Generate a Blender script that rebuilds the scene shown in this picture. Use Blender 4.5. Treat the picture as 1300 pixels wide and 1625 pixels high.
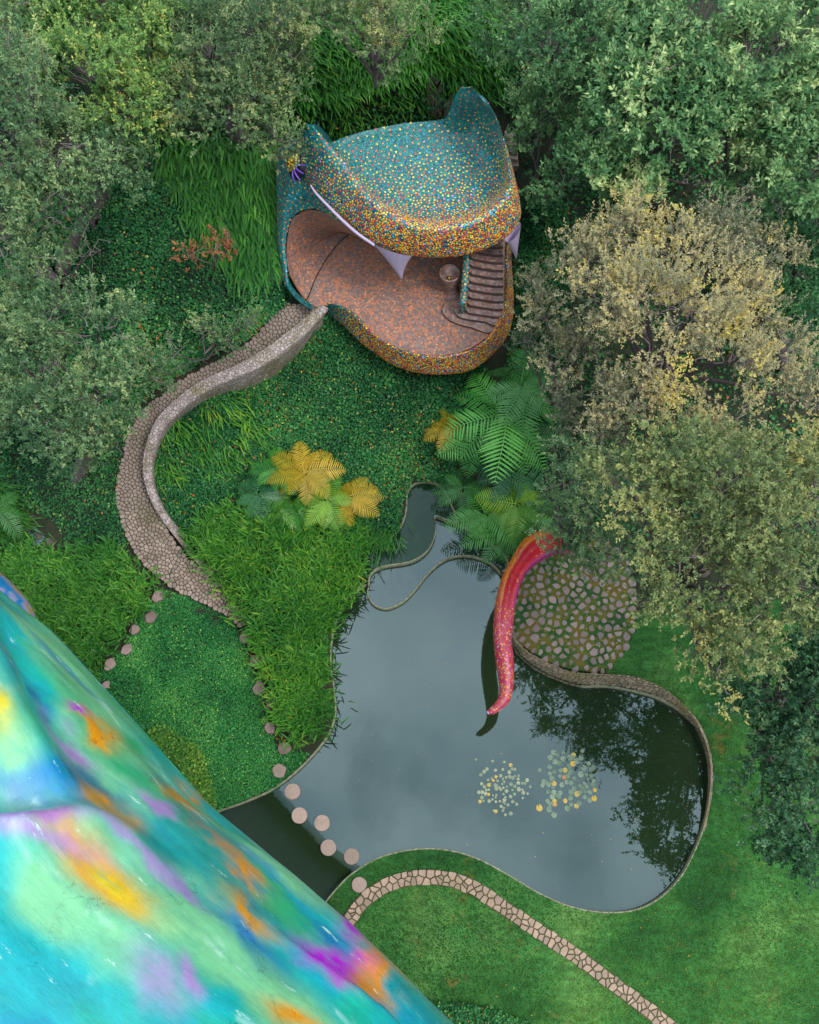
import bpy, math, random
import numpy as np
from mathutils import Vector, Matrix, geometry

for o in list(bpy.data.objects):
    bpy.data.objects.remove(o, do_unlink=True)
SC = bpy.context.scene
COL = SC.collection
rng = np.random.default_rng(11)
random.seed(5)

# ------------------------------------------------------------------ camera, sky, sun, exposure
CAM_H = 30.0                     # drone height above the pond, metres
FPX = 1504.0                     # focal length in photograph pixels (1300 x 1625)
TILT = math.atan(568.0 / FPX)    # off vertical
cam = bpy.data.cameras.new('camera')
cam.sensor_fit = 'VERTICAL'
cam.sensor_height = 24.0
cam.lens = 24.0 * FPX / 1625.0
cam.clip_end = 1000.0
camo = bpy.data.objects.new('camera', cam)
COL.objects.link(camo)
camo.location = (0, 0, CAM_H)
camo.rotation_euler = (TILT, 0, 0)
SC.camera = camo

SUN_EL, SUN_AZ = math.radians(58), math.radians(332)   # azimuth: direction the light comes from, from +X counter-clockwise
world = bpy.data.worlds.new('World')
SC.world = world
world.use_nodes = True
wn, wl = world.node_tree.nodes, world.node_tree.links
wn.clear()
w_out = wn.new('ShaderNodeOutputWorld')
w_bg = wn.new('ShaderNodeBackground')
w_sky = wn.new('ShaderNodeTexSky')
w_sky.sky_type = 'NISHITA'
w_sky.sun_disc = False
w_sky.sun_elevation = SUN_EL
w_sky.sun_rotation = math.pi / 2 - SUN_AZ
w_sky.altitude = 2200
w_sky.air_density = 1.3
w_sky.dust_density = 2.0
w_tc = wn.new('ShaderNodeTexCoord')
w_noise = wn.new('ShaderNodeTexNoise')
w_noise.inputs['Scale'].default_value = 5.0
w_noise.inputs['Detail'].default_value = 7
w_noise.inputs['Roughness'].default_value = 0.5
w_noise.inputs['Distortion'].default_value = 0.25
w_ramp = wn.new('ShaderNodeValToRGB')
w_ramp.color_ramp.elements[0].position = 0.18
w_ramp.color_ramp.elements[1].position = 0.40
w_cl = wn.new('ShaderNodeTexNoise')
w_cl.inputs['Scale'].default_value = 4.2
w_cl.inputs['Detail'].default_value = 4
w_cr = wn.new('ShaderNodeValToRGB')
w_cr.color_ramp.elements[0].position = 0.3
w_cr.color_ramp.elements[0].color = (5.0, 6.3, 7.5, 1)
w_cr.color_ramp.elements[1].position = 0.72
w_cr.color_ramp.elements[1].color = (11.8, 12.6, 13.2, 1)
w_mix = wn.new('ShaderNodeMixRGB')
wl.new(w_tc.outputs['Generated'], w_noise.inputs['Vector'])
wl.new(w_tc.outputs['Generated'], w_cl.inputs['Vector'])
wl.new(w_noise.outputs['Fac'], w_ramp.inputs['Fac'])
wl.new(w_cl.outputs['Fac'], w_cr.inputs['Fac'])
# an overcast sky is three times as bright overhead as at the horizon
w_sep = wn.new('ShaderNodeSeparateXYZ'); wl.new(w_tc.outputs['Generated'], w_sep.inputs['Vector'])
w_cie = wn.new('ShaderNodeMapRange'); w_cie.inputs['To Min'].default_value = 0.25; w_cie.inputs['To Max'].default_value = 1.06
wl.new(w_sep.outputs['Z'], w_cie.inputs['Value'])
w_mul = wn.new('ShaderNodeMixRGB'); w_mul.blend_type = 'MULTIPLY'; w_mul.inputs['Fac'].default_value = 1.0
wl.new(w_cr.outputs['Color'], w_mul.inputs['Color1']); wl.new(w_cie.outputs['Result'], w_mul.inputs['Color2'])
wl.new(w_ramp.outputs['Color'], w_mix.inputs['Fac'])
wl.new(w_sky.outputs['Color'], w_mix.inputs['Color1'])
wl.new(w_mul.outputs['Color'], w_mix.inputs['Color2'])
wl.new(w_mix.outputs['Color'], w_bg.inputs['Color'])
w_bg.inputs['Strength'].default_value = 0.15
wl.new(w_bg.outputs['Background'], w_out.inputs['Surface'])

sun = bpy.data.lights.new('sun', 'SUN')
sun.energy = 1.5
sun.angle = math.radians(18)
sun.color = (1.0, 0.96, 0.90)
suno = bpy.data.objects.new('sun', sun)
COL.objects.link(suno)
sdir = Vector((math.cos(SUN_EL) * math.cos(SUN_AZ), math.cos(SUN_EL) * math.sin(SUN_AZ), math.sin(SUN_EL)))
suno.rotation_euler = sdir.to_track_quat('Z', 'Y').to_euler()

SC.view_settings.view_transform = 'Standard'
SC.view_settings.look = 'None'
SC.view_settings.gamma = 1.0
SC.view_settings.use_curve_mapping = False
SC.view_settings.exposure = 0.68
SC.render.engine = 'CYCLES'
SC.cycles.use_denoising = True
SC.cycles.max_bounces = 6
SC.cycles.transparent_max_bounces = 4

# ------------------------------------------------------------------ measuring helpers
CT, ST = math.cos(TILT), math.sin(TILT)
def at(px, py, z=0.0):
    """world point at height z that stands behind a place in the photograph (arrays or scalars)"""
    px = np.asarray(px, float); py = np.asarray(py, float); z = np.asarray(z, float)
    x = (px - 650.0) / FPX; y = (812.5 - py) / FPX
    dy = y * CT + ST; dz = y * ST - CT
    t = (z - CAM_H) / dz
    return np.stack(np.broadcast_arrays(x * t, dy * t, z), -1)
def proj(P):
    P = np.asarray(P, float)
    x = P[..., 0]; y = P[..., 1] * CT + (P[..., 2] - CAM_H) * ST; zc = -P[..., 1] * ST + (P[..., 2] - CAM_H) * CT
    return np.stack([650 + FPX * x / -zc, 812.5 - FPX * y / -zc], -1)
def polypts(pts, z):
    p = np.array(pts, float)
    return at(p[:, 0], p[:, 1], z)
def catmull(P, n, closed=False):
    """resample a polyline of any dimension smoothly: n points per span"""
    P = np.asarray(P, float); m = len(P); out = []
    spans = m if closed else m - 1
    for i in range(spans):
        if closed:
            a, b, c, d = P[(i - 1) % m], P[i], P[(i + 1) % m], P[(i + 2) % m]
        else:
            b, c = P[i], P[i + 1]
            a = P[i - 1] if i > 0 else 2 * b - c
            d = P[i + 2] if i + 2 < m else 2 * c - b
        for k in range(n):
            t = k / n
            out.append(0.5 * ((2 * b) + (c - a) * t + (2 * a - 5 * b + 4 * c - d) * t * t + (3 * b - a - 3 * c + d) * t ** 3))
    if not closed:
        out.append(P[-1])
    return np.array(out)
def inside(poly, xy):
    poly = np.asarray(poly)[:, :2]; x, y = xy[..., 0], xy[..., 1]
    r = np.zeros(x.shape, bool); j = len(poly) - 1
    for i in range(len(poly)):
        xi, yi = poly[i]; xj, yj = poly[j]
        if yi != yj:
            c = ((yi > y) != (yj > y)) & (x < (xj - xi) * (y - yi) / (yj - yi) + xi)
            r ^= c
        j = i
    return r
def polydist(line, xy, closed=True):
    line = np.asarray(line)[:, :2]; best = np.full(xy.shape[:-1], 1e9); n = len(line)
    for i in range(n if closed else n - 1):
        a, b = line[i], line[(i + 1) % n]; ab = b - a
        L = (ab ** 2).sum() + 1e-12
        t = np.clip(((xy - a) @ ab) / L, 0, 1)
        d = np.hypot(xy[..., 0] - a[0] - t * ab[0], xy[..., 1] - a[1] - t * ab[1])
        best = np.minimum(best, d)
    return best
def sample_poly(poly, n):
    poly = np.array(poly, float); lo, hi = poly.min(0), poly.max(0); got = []
    k = 0
    while k < n:
        c = rng.uniform(lo, hi, (n * 2 + 50, 2)); c = c[inside(poly, c)]
        got.append(c); k += len(c)
    return np.concatenate(got)[:n]
def unit(v):
    return v / (np.linalg.norm(v, axis=-1, keepdims=True) + 1e-9)
def vnoise(p, seed=0):
    """smooth value noise for arrays (N,2) or (N,3)"""
    p = np.asarray(p, float); d = p.shape[-1]; i = np.floor(p).astype(np.int64); f = p - i; f = f * f * (3 - 2 * f)
    res = 0
    for c in range(2 ** d):
        w = 1; h = np.full(p.shape[:-1], seed * 7919 + 1013, np.int64)
        for k in range(d):
            b = (c >> k) & 1
            w = w * (f[..., k] if b else 1 - f[..., k])
            h = (h * 31 + (i[..., k] + b) * (73856093, 19349663, 83492791)[k]) & 0x7fffffff
        h = ((h ^ (h >> 13)) * 1274126177) & 0x7fffffff
        h = ((h ^ (h >> 16)) * 668265263) & 0x7fffffff
        res = res + w * ((h % 10007) / 10007.0)
    return res
def fbm(p, seed=0, o=4):
    s = 0; a = 0.5; t = 0
    for k in range(o):
        s = s + a * vnoise(np.asarray(p) * 2 ** k, seed + k); t += a; a *= 0.5
    return s / t

# ------------------------------------------------------------------ object helpers
def link(o, parent=None):
    COL.objects.link(o)
    if parent is not None:
        o.parent = parent
        o.matrix_parent_inverse = parent_inv(parent)
    return o
def world_matrix(o):
    m = Matrix.LocRotScale(o.location, o.rotation_euler, o.scale)
    return world_matrix(o.parent) @ o.matrix_parent_inverse @ m if o.parent else m
def parent_inv(p):
    return world_matrix(p).inverted()
def tag(o, label=None, cat=None, group=None, kind=None):
    if label: o['label'] = label
    if cat: o['category'] = cat
    if group: o['group'] = group
    if kind: o['kind'] = kind
    return o
def thing(name, loc, label, cat, group=None):
    o = bpy.data.objects.new(name, None)
    o.location = tuple(float(v) for v in loc); o.empty_display_size = 0.2
    COL.objects.link(o)
    return tag(o, label, cat, group)
def mesh_fast(name, V, faces_n, smooth=False):
    """V (N,3); faces_n: (F,k) index array with constant k"""
    V = np.ascontiguousarray(V, np.float32); Fc = np.ascontiguousarray(faces_n, np.int32)
    me = bpy.data.meshes.new(name)
    me.vertices.add(len(V)); me.vertices.foreach_set('co', V.ravel())
    F, k = Fc.shape
    me.loops.add(F * k); me.loops.foreach_set('vertex_index', Fc.ravel())
    me.polygons.add(F); me.polygons.foreach_set('loop_start', np.arange(0, F * k, k, dtype=np.int32))
    me.polygons.foreach_set('loop_total', np.full(F, k, np.int32))
    if smooth:
        me.polygons.foreach_set('use_smooth', np.ones(F, bool))
    me.update(calc_edges=True)
    return me
def mesh_any(name, V, faces, smooth=False):
    me = bpy.data.meshes.new(name)
    me.from_pydata([tuple(map(float, v)) for v in V], [], [tuple(map(int, f)) for f in faces])
    if smooth:
        me.polygons.foreach_set('use_smooth', np.ones(len(me.polygons), bool))
    me.update()
    return me
def obj(name, me, mat, parent=None):
    o = bpy.data.objects.new(name, me)
    if mat is not None:
        if len(me.materials) == 0:
            me.materials.append(mat)
    return link(o, parent)
def fattr(me, name, vals, dom='FACE'):
    a = me.attributes.new(name, 'FLOAT', dom); a.data.foreach_set('value', np.ascontiguousarray(vals, np.float32))
def cattr(me, name, cols, dom='FACE'):
    c = np.ones((len(cols), 4), np.float32); c[:, :3] = cols
    a = me.attributes.new(name, 'FLOAT_COLOR', dom); a.data.foreach_set('color', c.ravel())
def grid_faces(nu, nv, close_u=False):
    u = np.arange(nu if close_u else nu - 1); v = np.arange(nv - 1)
    U, W = np.meshgrid(u, v, indexing='ij'); U2 = (U + 1) % nu
    return np.stack([U * nv + W, U2 * nv + W, U2 * nv + W + 1, U * nv + W + 1], -1).reshape(-1, 4)
def loft(ctrl, su, sv, close_u=False):
    """ctrl (nu,nv,3) -> smooth grid (mu,mv,3)"""
    ctrl = np.asarray(ctrl, float)
    a = catmull(ctrl, su, close_u)
    b = catmull(a.transpose(1, 0, 2), sv)
    return b.transpose(1, 0, 2)
def grid_mesh(name, G, close_u=False, smooth=True, flip=False):
    nu, nv = G.shape[:2]; f = grid_faces(nu, nv, close_u)
    if flip: f = f[:, ::-1]
    return mesh_fast(name, G.reshape(-1, 3), f, smooth)
def tube_arrays(paths, sides=5):
    """paths: list of (pts (n,3), radii (n)) -> V, F quads"""
    VV, FF, off = [], [], 0
    ang = np.arange(sides) * 2 * math.pi / sides
    for P, R in paths:
        P = np.asarray(P, float); R = np.asarray(R, float); n = len(P)
        T = unit(np.gradient(P, axis=0))
        ref = np.where(np.abs(T[:, 2:3]) > 0.9, np.array([[1., 0, 0]]), np.array([[0, 0, 1.]]))
        A = unit(np.cross(T, ref)); B = np.cross(T, A)
        ring = P[:, None] + R[:, None, None] * (A[:, None] * np.cos(ang)[None, :, None] + B[:, None] * np.sin(ang)[None, :, None])
        VV.append(ring.reshape(-1, 3))
        i = np.arange(n - 1)[:, None]; j = np.arange(sides)[None]; j2 = (j + 1) % sides
        FF.append((off + np.stack([i * sides + j, i * sides + j2, (i + 1) * sides + j2, (i + 1) * sides + j], -1)).reshape(-1, 4))
        off += n * sides
    return np.concatenate(VV), np.concatenate(FF)

# ------------------------------------------------------------------ materials
def newmat(name):
    m = bpy.data.materials.new(name); m.use_nodes = True
    nt = m.node_tree; b = nt.nodes['Principled BSDF']
    return m, nt.nodes, nt.links, b
def ramp(n, stops, interp='LINEAR'):
    r = n.new('ShaderNodeValToRGB'); r.color_ramp.interpolation = interp
    e = r.color_ramp.elements
    while len(e) > 1: e.remove(e[-1])
    e[0].position = stops[0][0]; e[0].color = (*stops[0][1], 1)
    for p, c in stops[1:]:
        x = e.new(p); x.color = (*c, 1)
    return r
def noise_node(n, scale, detail=4, rough=0.55, vec=None, l=None):
    t = n.new('ShaderNodeTexNoise'); t.inputs['Scale'].default_value = scale
    t.inputs['Detail'].default_value = detail; t.inputs['Roughness'].default_value = rough
    if vec is not None: l.new(vec, t.inputs['Vector'])
    return t
def bump(n, l, b, h, strength=0.4, dist=0.02):
    k = n.new('ShaderNodeBump'); k.inputs['Strength'].default_value = strength; k.inputs['Distance'].default_value = dist
    l.new(h, k.inputs['Height']); l.new(k.outputs['Normal'], b.inputs['Normal']); return k
def mixc(n, l, fac, a, c, mode='MIX'):
    m = n.new('ShaderNodeMixRGB'); m.blend_type = mode
    for sock, v in (('Fac', fac), ('Color1', a), ('Color2', c)):
        if hasattr(v, 'links'): l.new(v, m.inputs[sock])
        elif isinstance(v, (int, float)): m.inputs[sock].default_value = v
        else: m.inputs[sock].default_value = (*v, 1)
    return m.outputs['Color']
def pos(n):
    return n.new('ShaderNodeNewGeometry').outputs['Position']
def leaf_mat(name, stops, rough=0.42, trans=0.25, spec=0.22):
    """leaf colour read from the leaf's own tint attribute"""
    m, n, l, b = newmat(name)
    a = n.new('ShaderNodeAttribute'); a.attribute_name = 'tint'
    r = ramp(n, [(q, tuple(min(.6, 1.62 * k_ * w) for w, k_ in zip(c, (1.1, 1.0, .72)))) for q, c in stops]); l.new(a.outputs['Fac'], r.inputs['Fac'])
    l.new(r.outputs['Color'], b.inputs['Base Color'])
    b.inputs['Roughness'].default_value = rough + .12
    b.inputs['Specular IOR Level'].default_value = spec
    t = n.new('ShaderNodeBsdfTranslucent'); l.new(r.outputs['Color'], t.inputs['Color'])
    mx = n.new('ShaderNodeMixShader'); mx.inputs['Fac'].default_value = trans
    l.new(b.outputs['BSDF'], mx.inputs[1]); l.new(t.outputs['BSDF'], mx.inputs[2])
    l.new(mx.outputs['Shader'], n['Material Output'].inputs['Surface'])
    return m
def stone_mat(name, c1, c2, moss=None, moss_amt=0.5, scale=6.0):
    """rough stone, every object its own shade"""
    m, n, l, b = newmat(name); p = pos(n)
    oi = n.new('ShaderNodeObjectInfo')
    a = noise_node(n, scale, 6, 0.65, p, l)
    base = mixc(n, l, a.outputs['Fac'], c1, c2)
    rr = ramp(n, [(0, (0.72, 0.72, 0.72)), (1, (1.25, 1.22, 1.2))]); l.new(oi.outputs['Random'], rr.inputs['Fac'])
    base = mixc(n, l, 1.0, base, rr.outputs['Color'], 'MULTIPLY')
    if moss:
        mo = noise_node(n, 1.1, 5, 0.7, p, l)
        mr = ramp(n, [(0.5, (0, 0, 0)), (0.68, (moss_amt,) * 3)]); l.new(mo.outputs['Fac'], mr.inputs['Fac'])
        base = mixc(n, l, mr.outputs['Color'], base, moss)
    l.new(base, b.inputs['Base Color']); b.inputs['Roughness'].default_value = 0.85
    f = noise_node(n, 40, 5, 0.7, p, l); bump(n, l, b, f.outputs['Fac'], 0.5, 0.02)
    return m

# ------------------------------------------------------------------ the lie of the land
CTRL = [  # place in the photograph, height above the pond
 (343,1290,.22),(470,1225,.22),(525,1160,.25),(530,1050,.25),(560,940,.25),(600,1362,.2),(700,1348,.2),(850,1415,.2),(1000,1445,.2),
 (1075,1395,.22),(1118,1300,.3),(1150,1200,.55),(1100,1110,.55),(1010,1070,.55),(900,1060,.55),(910,980,.6),(990,950,.6),(840,960,.55),(850,1030,.5),
 (1250,1250,.7),(1250,1000,1.0),(1250,1500,.3),(700,1530,.25),(950,1600,.25),(600,1480,.2),(500,1600,.2),(200,1500,.2),(0,1300,.3),
 (300,1150,.35),(200,1050,.4),(400,1100,.35),(450,1000,.75),(480,900,.95),(400,860,.9),(550,880,.5),(500,1080,.5),
 (380,985,.5),(300,940,.7),(225,850,1.25),(205,780,1.8),(225,690,2.5),(320,610,3.1),(400,560,3.5),(480,495,3.9),
 (330,660,1.7),(280,730,1.2),(290,800,.85),(420,620,2.3),(480,570,2.8),(420,700,1.5),(350,760,1.0),(560,560,2.7),(640,610,2.5),(720,615,2.3),
 (500,650,1.9),(600,680,1.7),(680,680,1.5),(560,760,.9),(660,740,.8),(480,780,.9),(610,830,.5),(700,770,.6),(760,800,.6),(800,700,1.2),(820,860,.6),
 (100,800,.6),(60,850,-.1),(20,820,0.0),(110,865,-.1),(150,880,.5),(50,930,.5),(100,950,.5),(180,760,1.9),(120,720,1.8),(30,740,.9),
 (100,600,3.0),(200,550,3.4),(0,600,3.0),(350,480,4.0),(430,450,4.2),(300,400,4.4),(400,350,4.6),(400,280,5.2),(250,300,5.0),(100,300,5.0),(0,400,4.5),
 (420,230,5.6),(520,180,6.0),(600,190,6.0),(690,180,5.8),(650,100,6.8),(700,30,7.6),(450,60,7.2),(250,100,7.0),(50,50,7.2),(780,170,5.8),(830,60,7.0),
 (650,400,3.3),(750,450,3.3),(700,540,2.9),(860,300,4.6),(850,450,3.4),(870,600,2.2),(1000,100,6.4),(1200,50,6.6),(1000,400,3.6),(1200,400,3.8),(1100,600,2.4),
 (1000,800,1.3),(900,820,.9),(1250,800,1.6),(880,720,1.2),(815,245,5.0),(900,200,5.2),
]
_c = np.array(CTRL, float)
_cp = at(_c[:, 0], _c[:, 1], _c[:, 2])
GX = np.arange(-40, 40.01, 0.25); GY = np.arange(-14, 56.01, 0.25)
_X, _Y = np.meshgrid(GX, GY, indexing='ij')
_num = 0; _den = 0
for cx, cy, cz in _cp:
    w = 1.0 / ((_X - cx) ** 2 + (_Y - cy) ** 2 + 0.15) ** 2
    _num = _num + w * cz; _den = _den + w
TZ = _num / _den
for _ in range(8):
    q = np.pad(TZ, 1, 'edge')
    TZ = (q[1:-1, 1:-1] * 2 + q[:-2, 1:-1] + q[2:, 1:-1] + q[1:-1, :-2] + q[1:-1, 2:]) / 6

# pond shores (at water level)
POND = catmull([(585,930),(560,941),(545,960),(530,1000),(525,1050),(530,1090),(533,1130),(525,1160),(505,1190),(470,1226),(430,1255),(385,1275),(343,1290),
  (280,1320),(270,1380),(330,1450),(430,1485),(495,1460),(515,1435),(535,1410),(560,1386),(600,1362),(650,1349),(700,1348),(750,1360),(800,1385),(850,1415),(900,1437),
  (950,1447),(1000,1445),(1040,1428),(1075,1395),(1100,1350),(1118,1300),(1125,1250),(1122,1200),(1108,1160),(1080,1130),(1040,1108),(1000,1097),(960,1090),
  (920,1090),(880,1078),(845,1060),(822,1040),(812,1015),(808,980),(803,945),(795,915),(783,898),(765,888),(735,882),(705,890),(680,910),(660,935),(640,955),(615,966),(595,961),(584,946)], 4, True)
BASIN = catmull([(585,930),(588,912),(605,900),(650,892),(675,878),(688,858),(692,840),(690,820),(727,832),(762,850),(800,880),(808,905),(783,898),(765,888),(735,882),(705,890),(680,910),(660,935),(640,955),(615,966),(595,961),(584,946)], 4, True)
POOL = catmull([(585,930),(577,905),(573,880),(578,860),(600,857),(622,850),(638,833),(645,808),(646,785),(655,770),(672,765),(692,768),(705,780),(716,800),(727,832),(690,820),(692,840),(688,858),(675,878),(650,892),(605,900),(588,912)], 4, True)
Z_POND, Z_BASIN, Z_POOL = 0.0, 0.15, 0.34
wPOND = at(POND[:, 0], POND[:, 1], Z_POND); wBASIN = at(BASIN[:, 0], BASIN[:, 1], Z_BASIN); wPOOL = at(POOL[:, 0], POOL[:, 1], Z_POOL)
WALL_OUT = catmull([(812,985),(816,1012),(832,1030),(862,1048),(905,1066),(955,1070),(1010,1075),(1060,1098),(1095,1130),(1118,1165),(1131,1210),(1131,1262),(1122,1318)], 4)
WALL_IN = catmull([(806,980),(812,1018),(824,1042),(850,1063),(885,1080),(925,1091),(962,1091),(1002,1098),(1042,1109),(1080,1131),(1108,1161),(1122,1202),(1125,1250),(1118,1305)], 4)

# hold the land down under the serpent head, up to the shores
HEAD_PX = [(500,492),(462,460),(448,420),(440,330),(470,250),(540,235),(700,215),(790,270),(815,350),(815,450),(800,520),(760,565),(700,585),(640,575),(590,540),(540,500)]
wHEAD = polypts(HEAD_PX, 4.0)
_XY = np.stack([_X, _Y], -1)
_in = inside(wHEAD, _XY); _d = polydist(wHEAD, _XY)
TZ = np.where(_in, np.minimum(TZ, 4.2 - np.clip(_d, 0, 0.5) * 2.2), TZ)
for W, zt in ((wPOND, 0.2), (wBASIN, 0.27), (wPOOL, 0.46)):
    d = polydist(W, _XY); ins = inside(W, _XY)
    k = np.clip(1 - d / 0.9, 0, 1); k = k * k * (3 - 2 * k); k = np.where(ins, 1, k)
    TZ = TZ * (1 - k) + zt * k
# the ramp up to the serpent's mouth: left edge, edge under the parapet, height; the land is held below it
RAMP = [((455,482),(512,488),3.98),((432,506),(476,520),3.75),((402,540),(434,555),3.45),((357,570),(386,588),3.15),((303,596),(332,610),2.8),
        ((258,628),(290,644),2.45),((217,668),(254,684),2.1),((195,735),(238,738),1.75),((188,795),(250,800),1.45),((204,852),(268,850),1.15),
        ((234,897),(300,890),.9),((274,930),(338,925),.72),((330,958),(362,945),.58),((368,980),(386,968),.5),((381,994),(390,988),.46)]
rl = np.array([at(*a, z) for a, b2, z in RAMP]); rr_ = np.array([at(*b2, z) for a, b2, z in RAMP])
RL, RR = catmull(rl, 8), catmull(rr_, 8)
_rc = (RL + RR) / 2
_rq = np.concatenate([RL, _rc, RR, RL * .75 + RR * .25, RL * .25 + RR * .75])
def ramp_z(xy):
    sh = xy.shape[:-1]; q = xy.reshape(-1, 2); d = ((q[:, None] - _rq[None, :, :2]) ** 2).sum(-1); w = 1 / (d + 0.02) ** 2
    return ((w * _rq[None, :, 2]).sum(1) / w.sum(1) - 0.012).reshape(sh)
ramp_poly = np.concatenate([RL[:, :2], RR[::-1, :2]])
_rd = polydist(ramp_poly, _XY); _ri = inside(ramp_poly, _XY); _m = _ri | (_rd < .35)
TZ[_m] = np.minimum(TZ[_m], ramp_z(_XY[_m]) - .16)
def tz(x, y):
    i = np.clip((np.asarray(x) - GX[0]) / 0.25, 0, len(GX) - 1.001); j = np.clip((np.asarray(y) - GY[0]) / 0.25, 0, len(GY) - 1.001)
    a = i.astype(int); b = j.astype(int); fi = i - a; fj = j - b
    return (TZ[a, b] * (1 - fi) * (1 - fj) + TZ[a + 1, b] * fi * (1 - fj) + TZ[a, b + 1] * (1 - fi) * fj + TZ[a + 1, b + 1] * fi * fj)
def hit(px, py):
    """the point of the land seen at a place in the photograph"""
    z = np.full(np.broadcast(np.asarray(px, float), np.asarray(py, float)).shape, 2.0)
    for _ in range(30):
        P = at(px, py, z); z = 0.5 * z + 0.5 * tz(P[..., 0], P[..., 1])
    return at(px, py, z)
def hitp(pts):
    p = np.array(pts, float); return hit(p[:, 0], p[:, 1])

_RP = None
LAWN_PX = catmull([(500,1478),(515,1437),(535,1411),(560,1387),(600,1363),(650,1350),(700,1349),(750,1361),(800,1386),(850,1416),(900,1438),(950,1448),(1000,1446),(1040,1429),(1075,1396),
  (1100,1351),(1119,1301),(1132,1240),(1131,1205),(1118,1164),(1095,1129),(1060,1097),(1010,1074),(960,1068),(985,1040),(1005,990),(1030,960),(1100,950),(1200,960),(1330,950),(1400,1200),(1420,1700),(900,1720),(560,1700),(520,1560)], 3, True)
wLAWN = hit(LAWN_PX[:, 0], LAWN_PX[:, 1])

def ground_mesh():
    pts = []; edges = []
    def ring(W):
        s = len(pts); m = len(W)
        for p in W: pts.append(Vector((p[0], p[1])))
        for k in range(m): edges.append((s + k, s + (k + 1) % m))
    lines = [wPOND, wBASIN, wPOOL, wLAWN]
    for W in lines: ring(W[:, :2])
    gx, gy = np.meshgrid(np.arange(-26, 26.1, 0.4), np.arange(-6, 44.1, 0.4), indexing='ij')
    g = np.stack([gx.ravel(), gy.ravel()], -1) + rng.uniform(-.06, .06, (gx.size, 2))
    keep = np.ones(len(g), bool)
    for W in lines: keep &= polydist(W, g) > 0.16
    for p in g[keep]: pts.append(Vector((p[0], p[1])))
    for r in (60, 110, 200, 400):
        for k in range(28):
            a = k * 2 * math.pi / 28
            pts.append(Vector((r * math.cos(a), 18 + r * math.sin(a))))
    v, e, f, _, _, _ = geometry.delaunay_2d_cdt(pts, edges, [], 0, 1e-4)
    V = np.array([(p.x, p.y) for p in v]); Fc = np.array([t for t in f if len(t) == 3])
    c = V[Fc].mean(1)
    water = inside(wPOND, c) | inside(wBASIN, c) | inside(wPOOL, c)
    lawn = inside(wLAWN, c) & ~water
    Z = tz(V[:, 0], V[:, 1]) + (fbm(V * 0.9, 3) - 0.5) * 0.10
    dl = np.minimum.reduce([polydist(W, V) for W in (wPOND, wBASIN, wPOOL)])
    Z = np.where(dl < 0.05, tz(V[:, 0], V[:, 1]), Z)
    V3 = np.column_stack([V, Z])
    def sub(mask):
        F2 = Fc[mask]; u, inv = np.unique(F2, return_inverse=True)
        return V3[u], inv.reshape(F2.shape)
    return sub(~water & ~lawn), sub(lawn)

# --- materials of the land
m_soil, n, l, b = newmat('soil'); p = pos(n)
a = noise_node(n, 3.0, 8, 0.7, p, l)
r = ramp(n, [(0.3, (0.010, 0.014, 0.007)), (0.5, (0.018, 0.028, 0.011)), (0.62, (0.035, 0.028, 0.014)), (0.75, (0.05, 0.032, 0.016))]); l.new(a.outputs['Fac'], r.inputs['Fac'])
l.new(r.outputs['Color'], b.inputs['Base Color']); b.inputs['Roughness'].default_value = 0.95
f = noise_node(n, 25, 4, 0.7, p, l); bump(n, l, b, f.outputs['Fac'], 0.8, 0.05)

m_lawn, n, l, b = newmat('lawn_grass'); p = pos(n)
fine = noise_node(n, 60, 4, 0.75, p, l); mid = noise_node(n, 5.0, 6, 0.7, p, l); big = noise_node(n, 0.28, 4, 0.55, p, l)
mp = n.new('ShaderNodeMapping'); mp.inputs['Rotation'].default_value = (0, 0, 0.6); mp.inputs['Scale'].default_value = (1.2, 5.0, 1)
l.new(p, mp.inputs['Vector']); st = noise_node(n, 1.2, 3, 0.6, mp.outputs['Vector'], l)
r = ramp(n, [(0.36, (0.012, 0.066, 0.018)), (0.46, (0.022, 0.108, 0.026)), (0.56, (0.044, 0.160, 0.038)), (0.68, (0.090, 0.205, 0.055))]); l.new(big.outputs['Fac'], r.inputs['Fac'])
r2 = ramp(n, [(0.3, (0.55, 0.6, 0.5)), (0.7, (1.4, 1.35, 1.3))]); l.new(mid.outputs['Fac'], r2.inputs['Fac'])
r3 = ramp(n, [(0.3, (0.45, 0.5, 0.4)), (0.7, (1.55, 1.5, 1.5))]); l.new(fine.outputs['Fac'], r3.inputs['Fac'])
r4 = ramp(n, [(0.35, (0.8, 0.82, 0.8)), (0.65, (1.2, 1.18, 1.15))]); l.new(st.outputs['Fac'], r4.inputs['Fac'])
c = mixc(n, l, 1.0, r.outputs['Color'], r2.outputs['Color'], 'MULTIPLY'); c = mixc(n, l, 1.0, c, r3.outputs['Color'], 'MULTIPLY'); c = mixc(n, l, 1.0, c, r4.outputs['Color'], 'MULTIPLY')
bare = noise_node(n, 0.9, 6, 0.75, p, l); br = ramp(n, [(0.59, (0, 0, 0)), (0.70, (0.7, 0.7, 0.7))]); l.new(bare.outputs['Fac'], br.inputs['Fac'])
c = mixc(n, l, br.outputs['Color'], c, (0.16, 0.12, 0.025))
l.new(c, b.inputs['Base Color']); b.inputs['Roughness'].default_value = 0.8; b.inputs['Specular IOR Level'].default_value = 0.2
bump(n, l, b, fine.outputs['Fac'], 0.9, 0.03)

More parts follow.
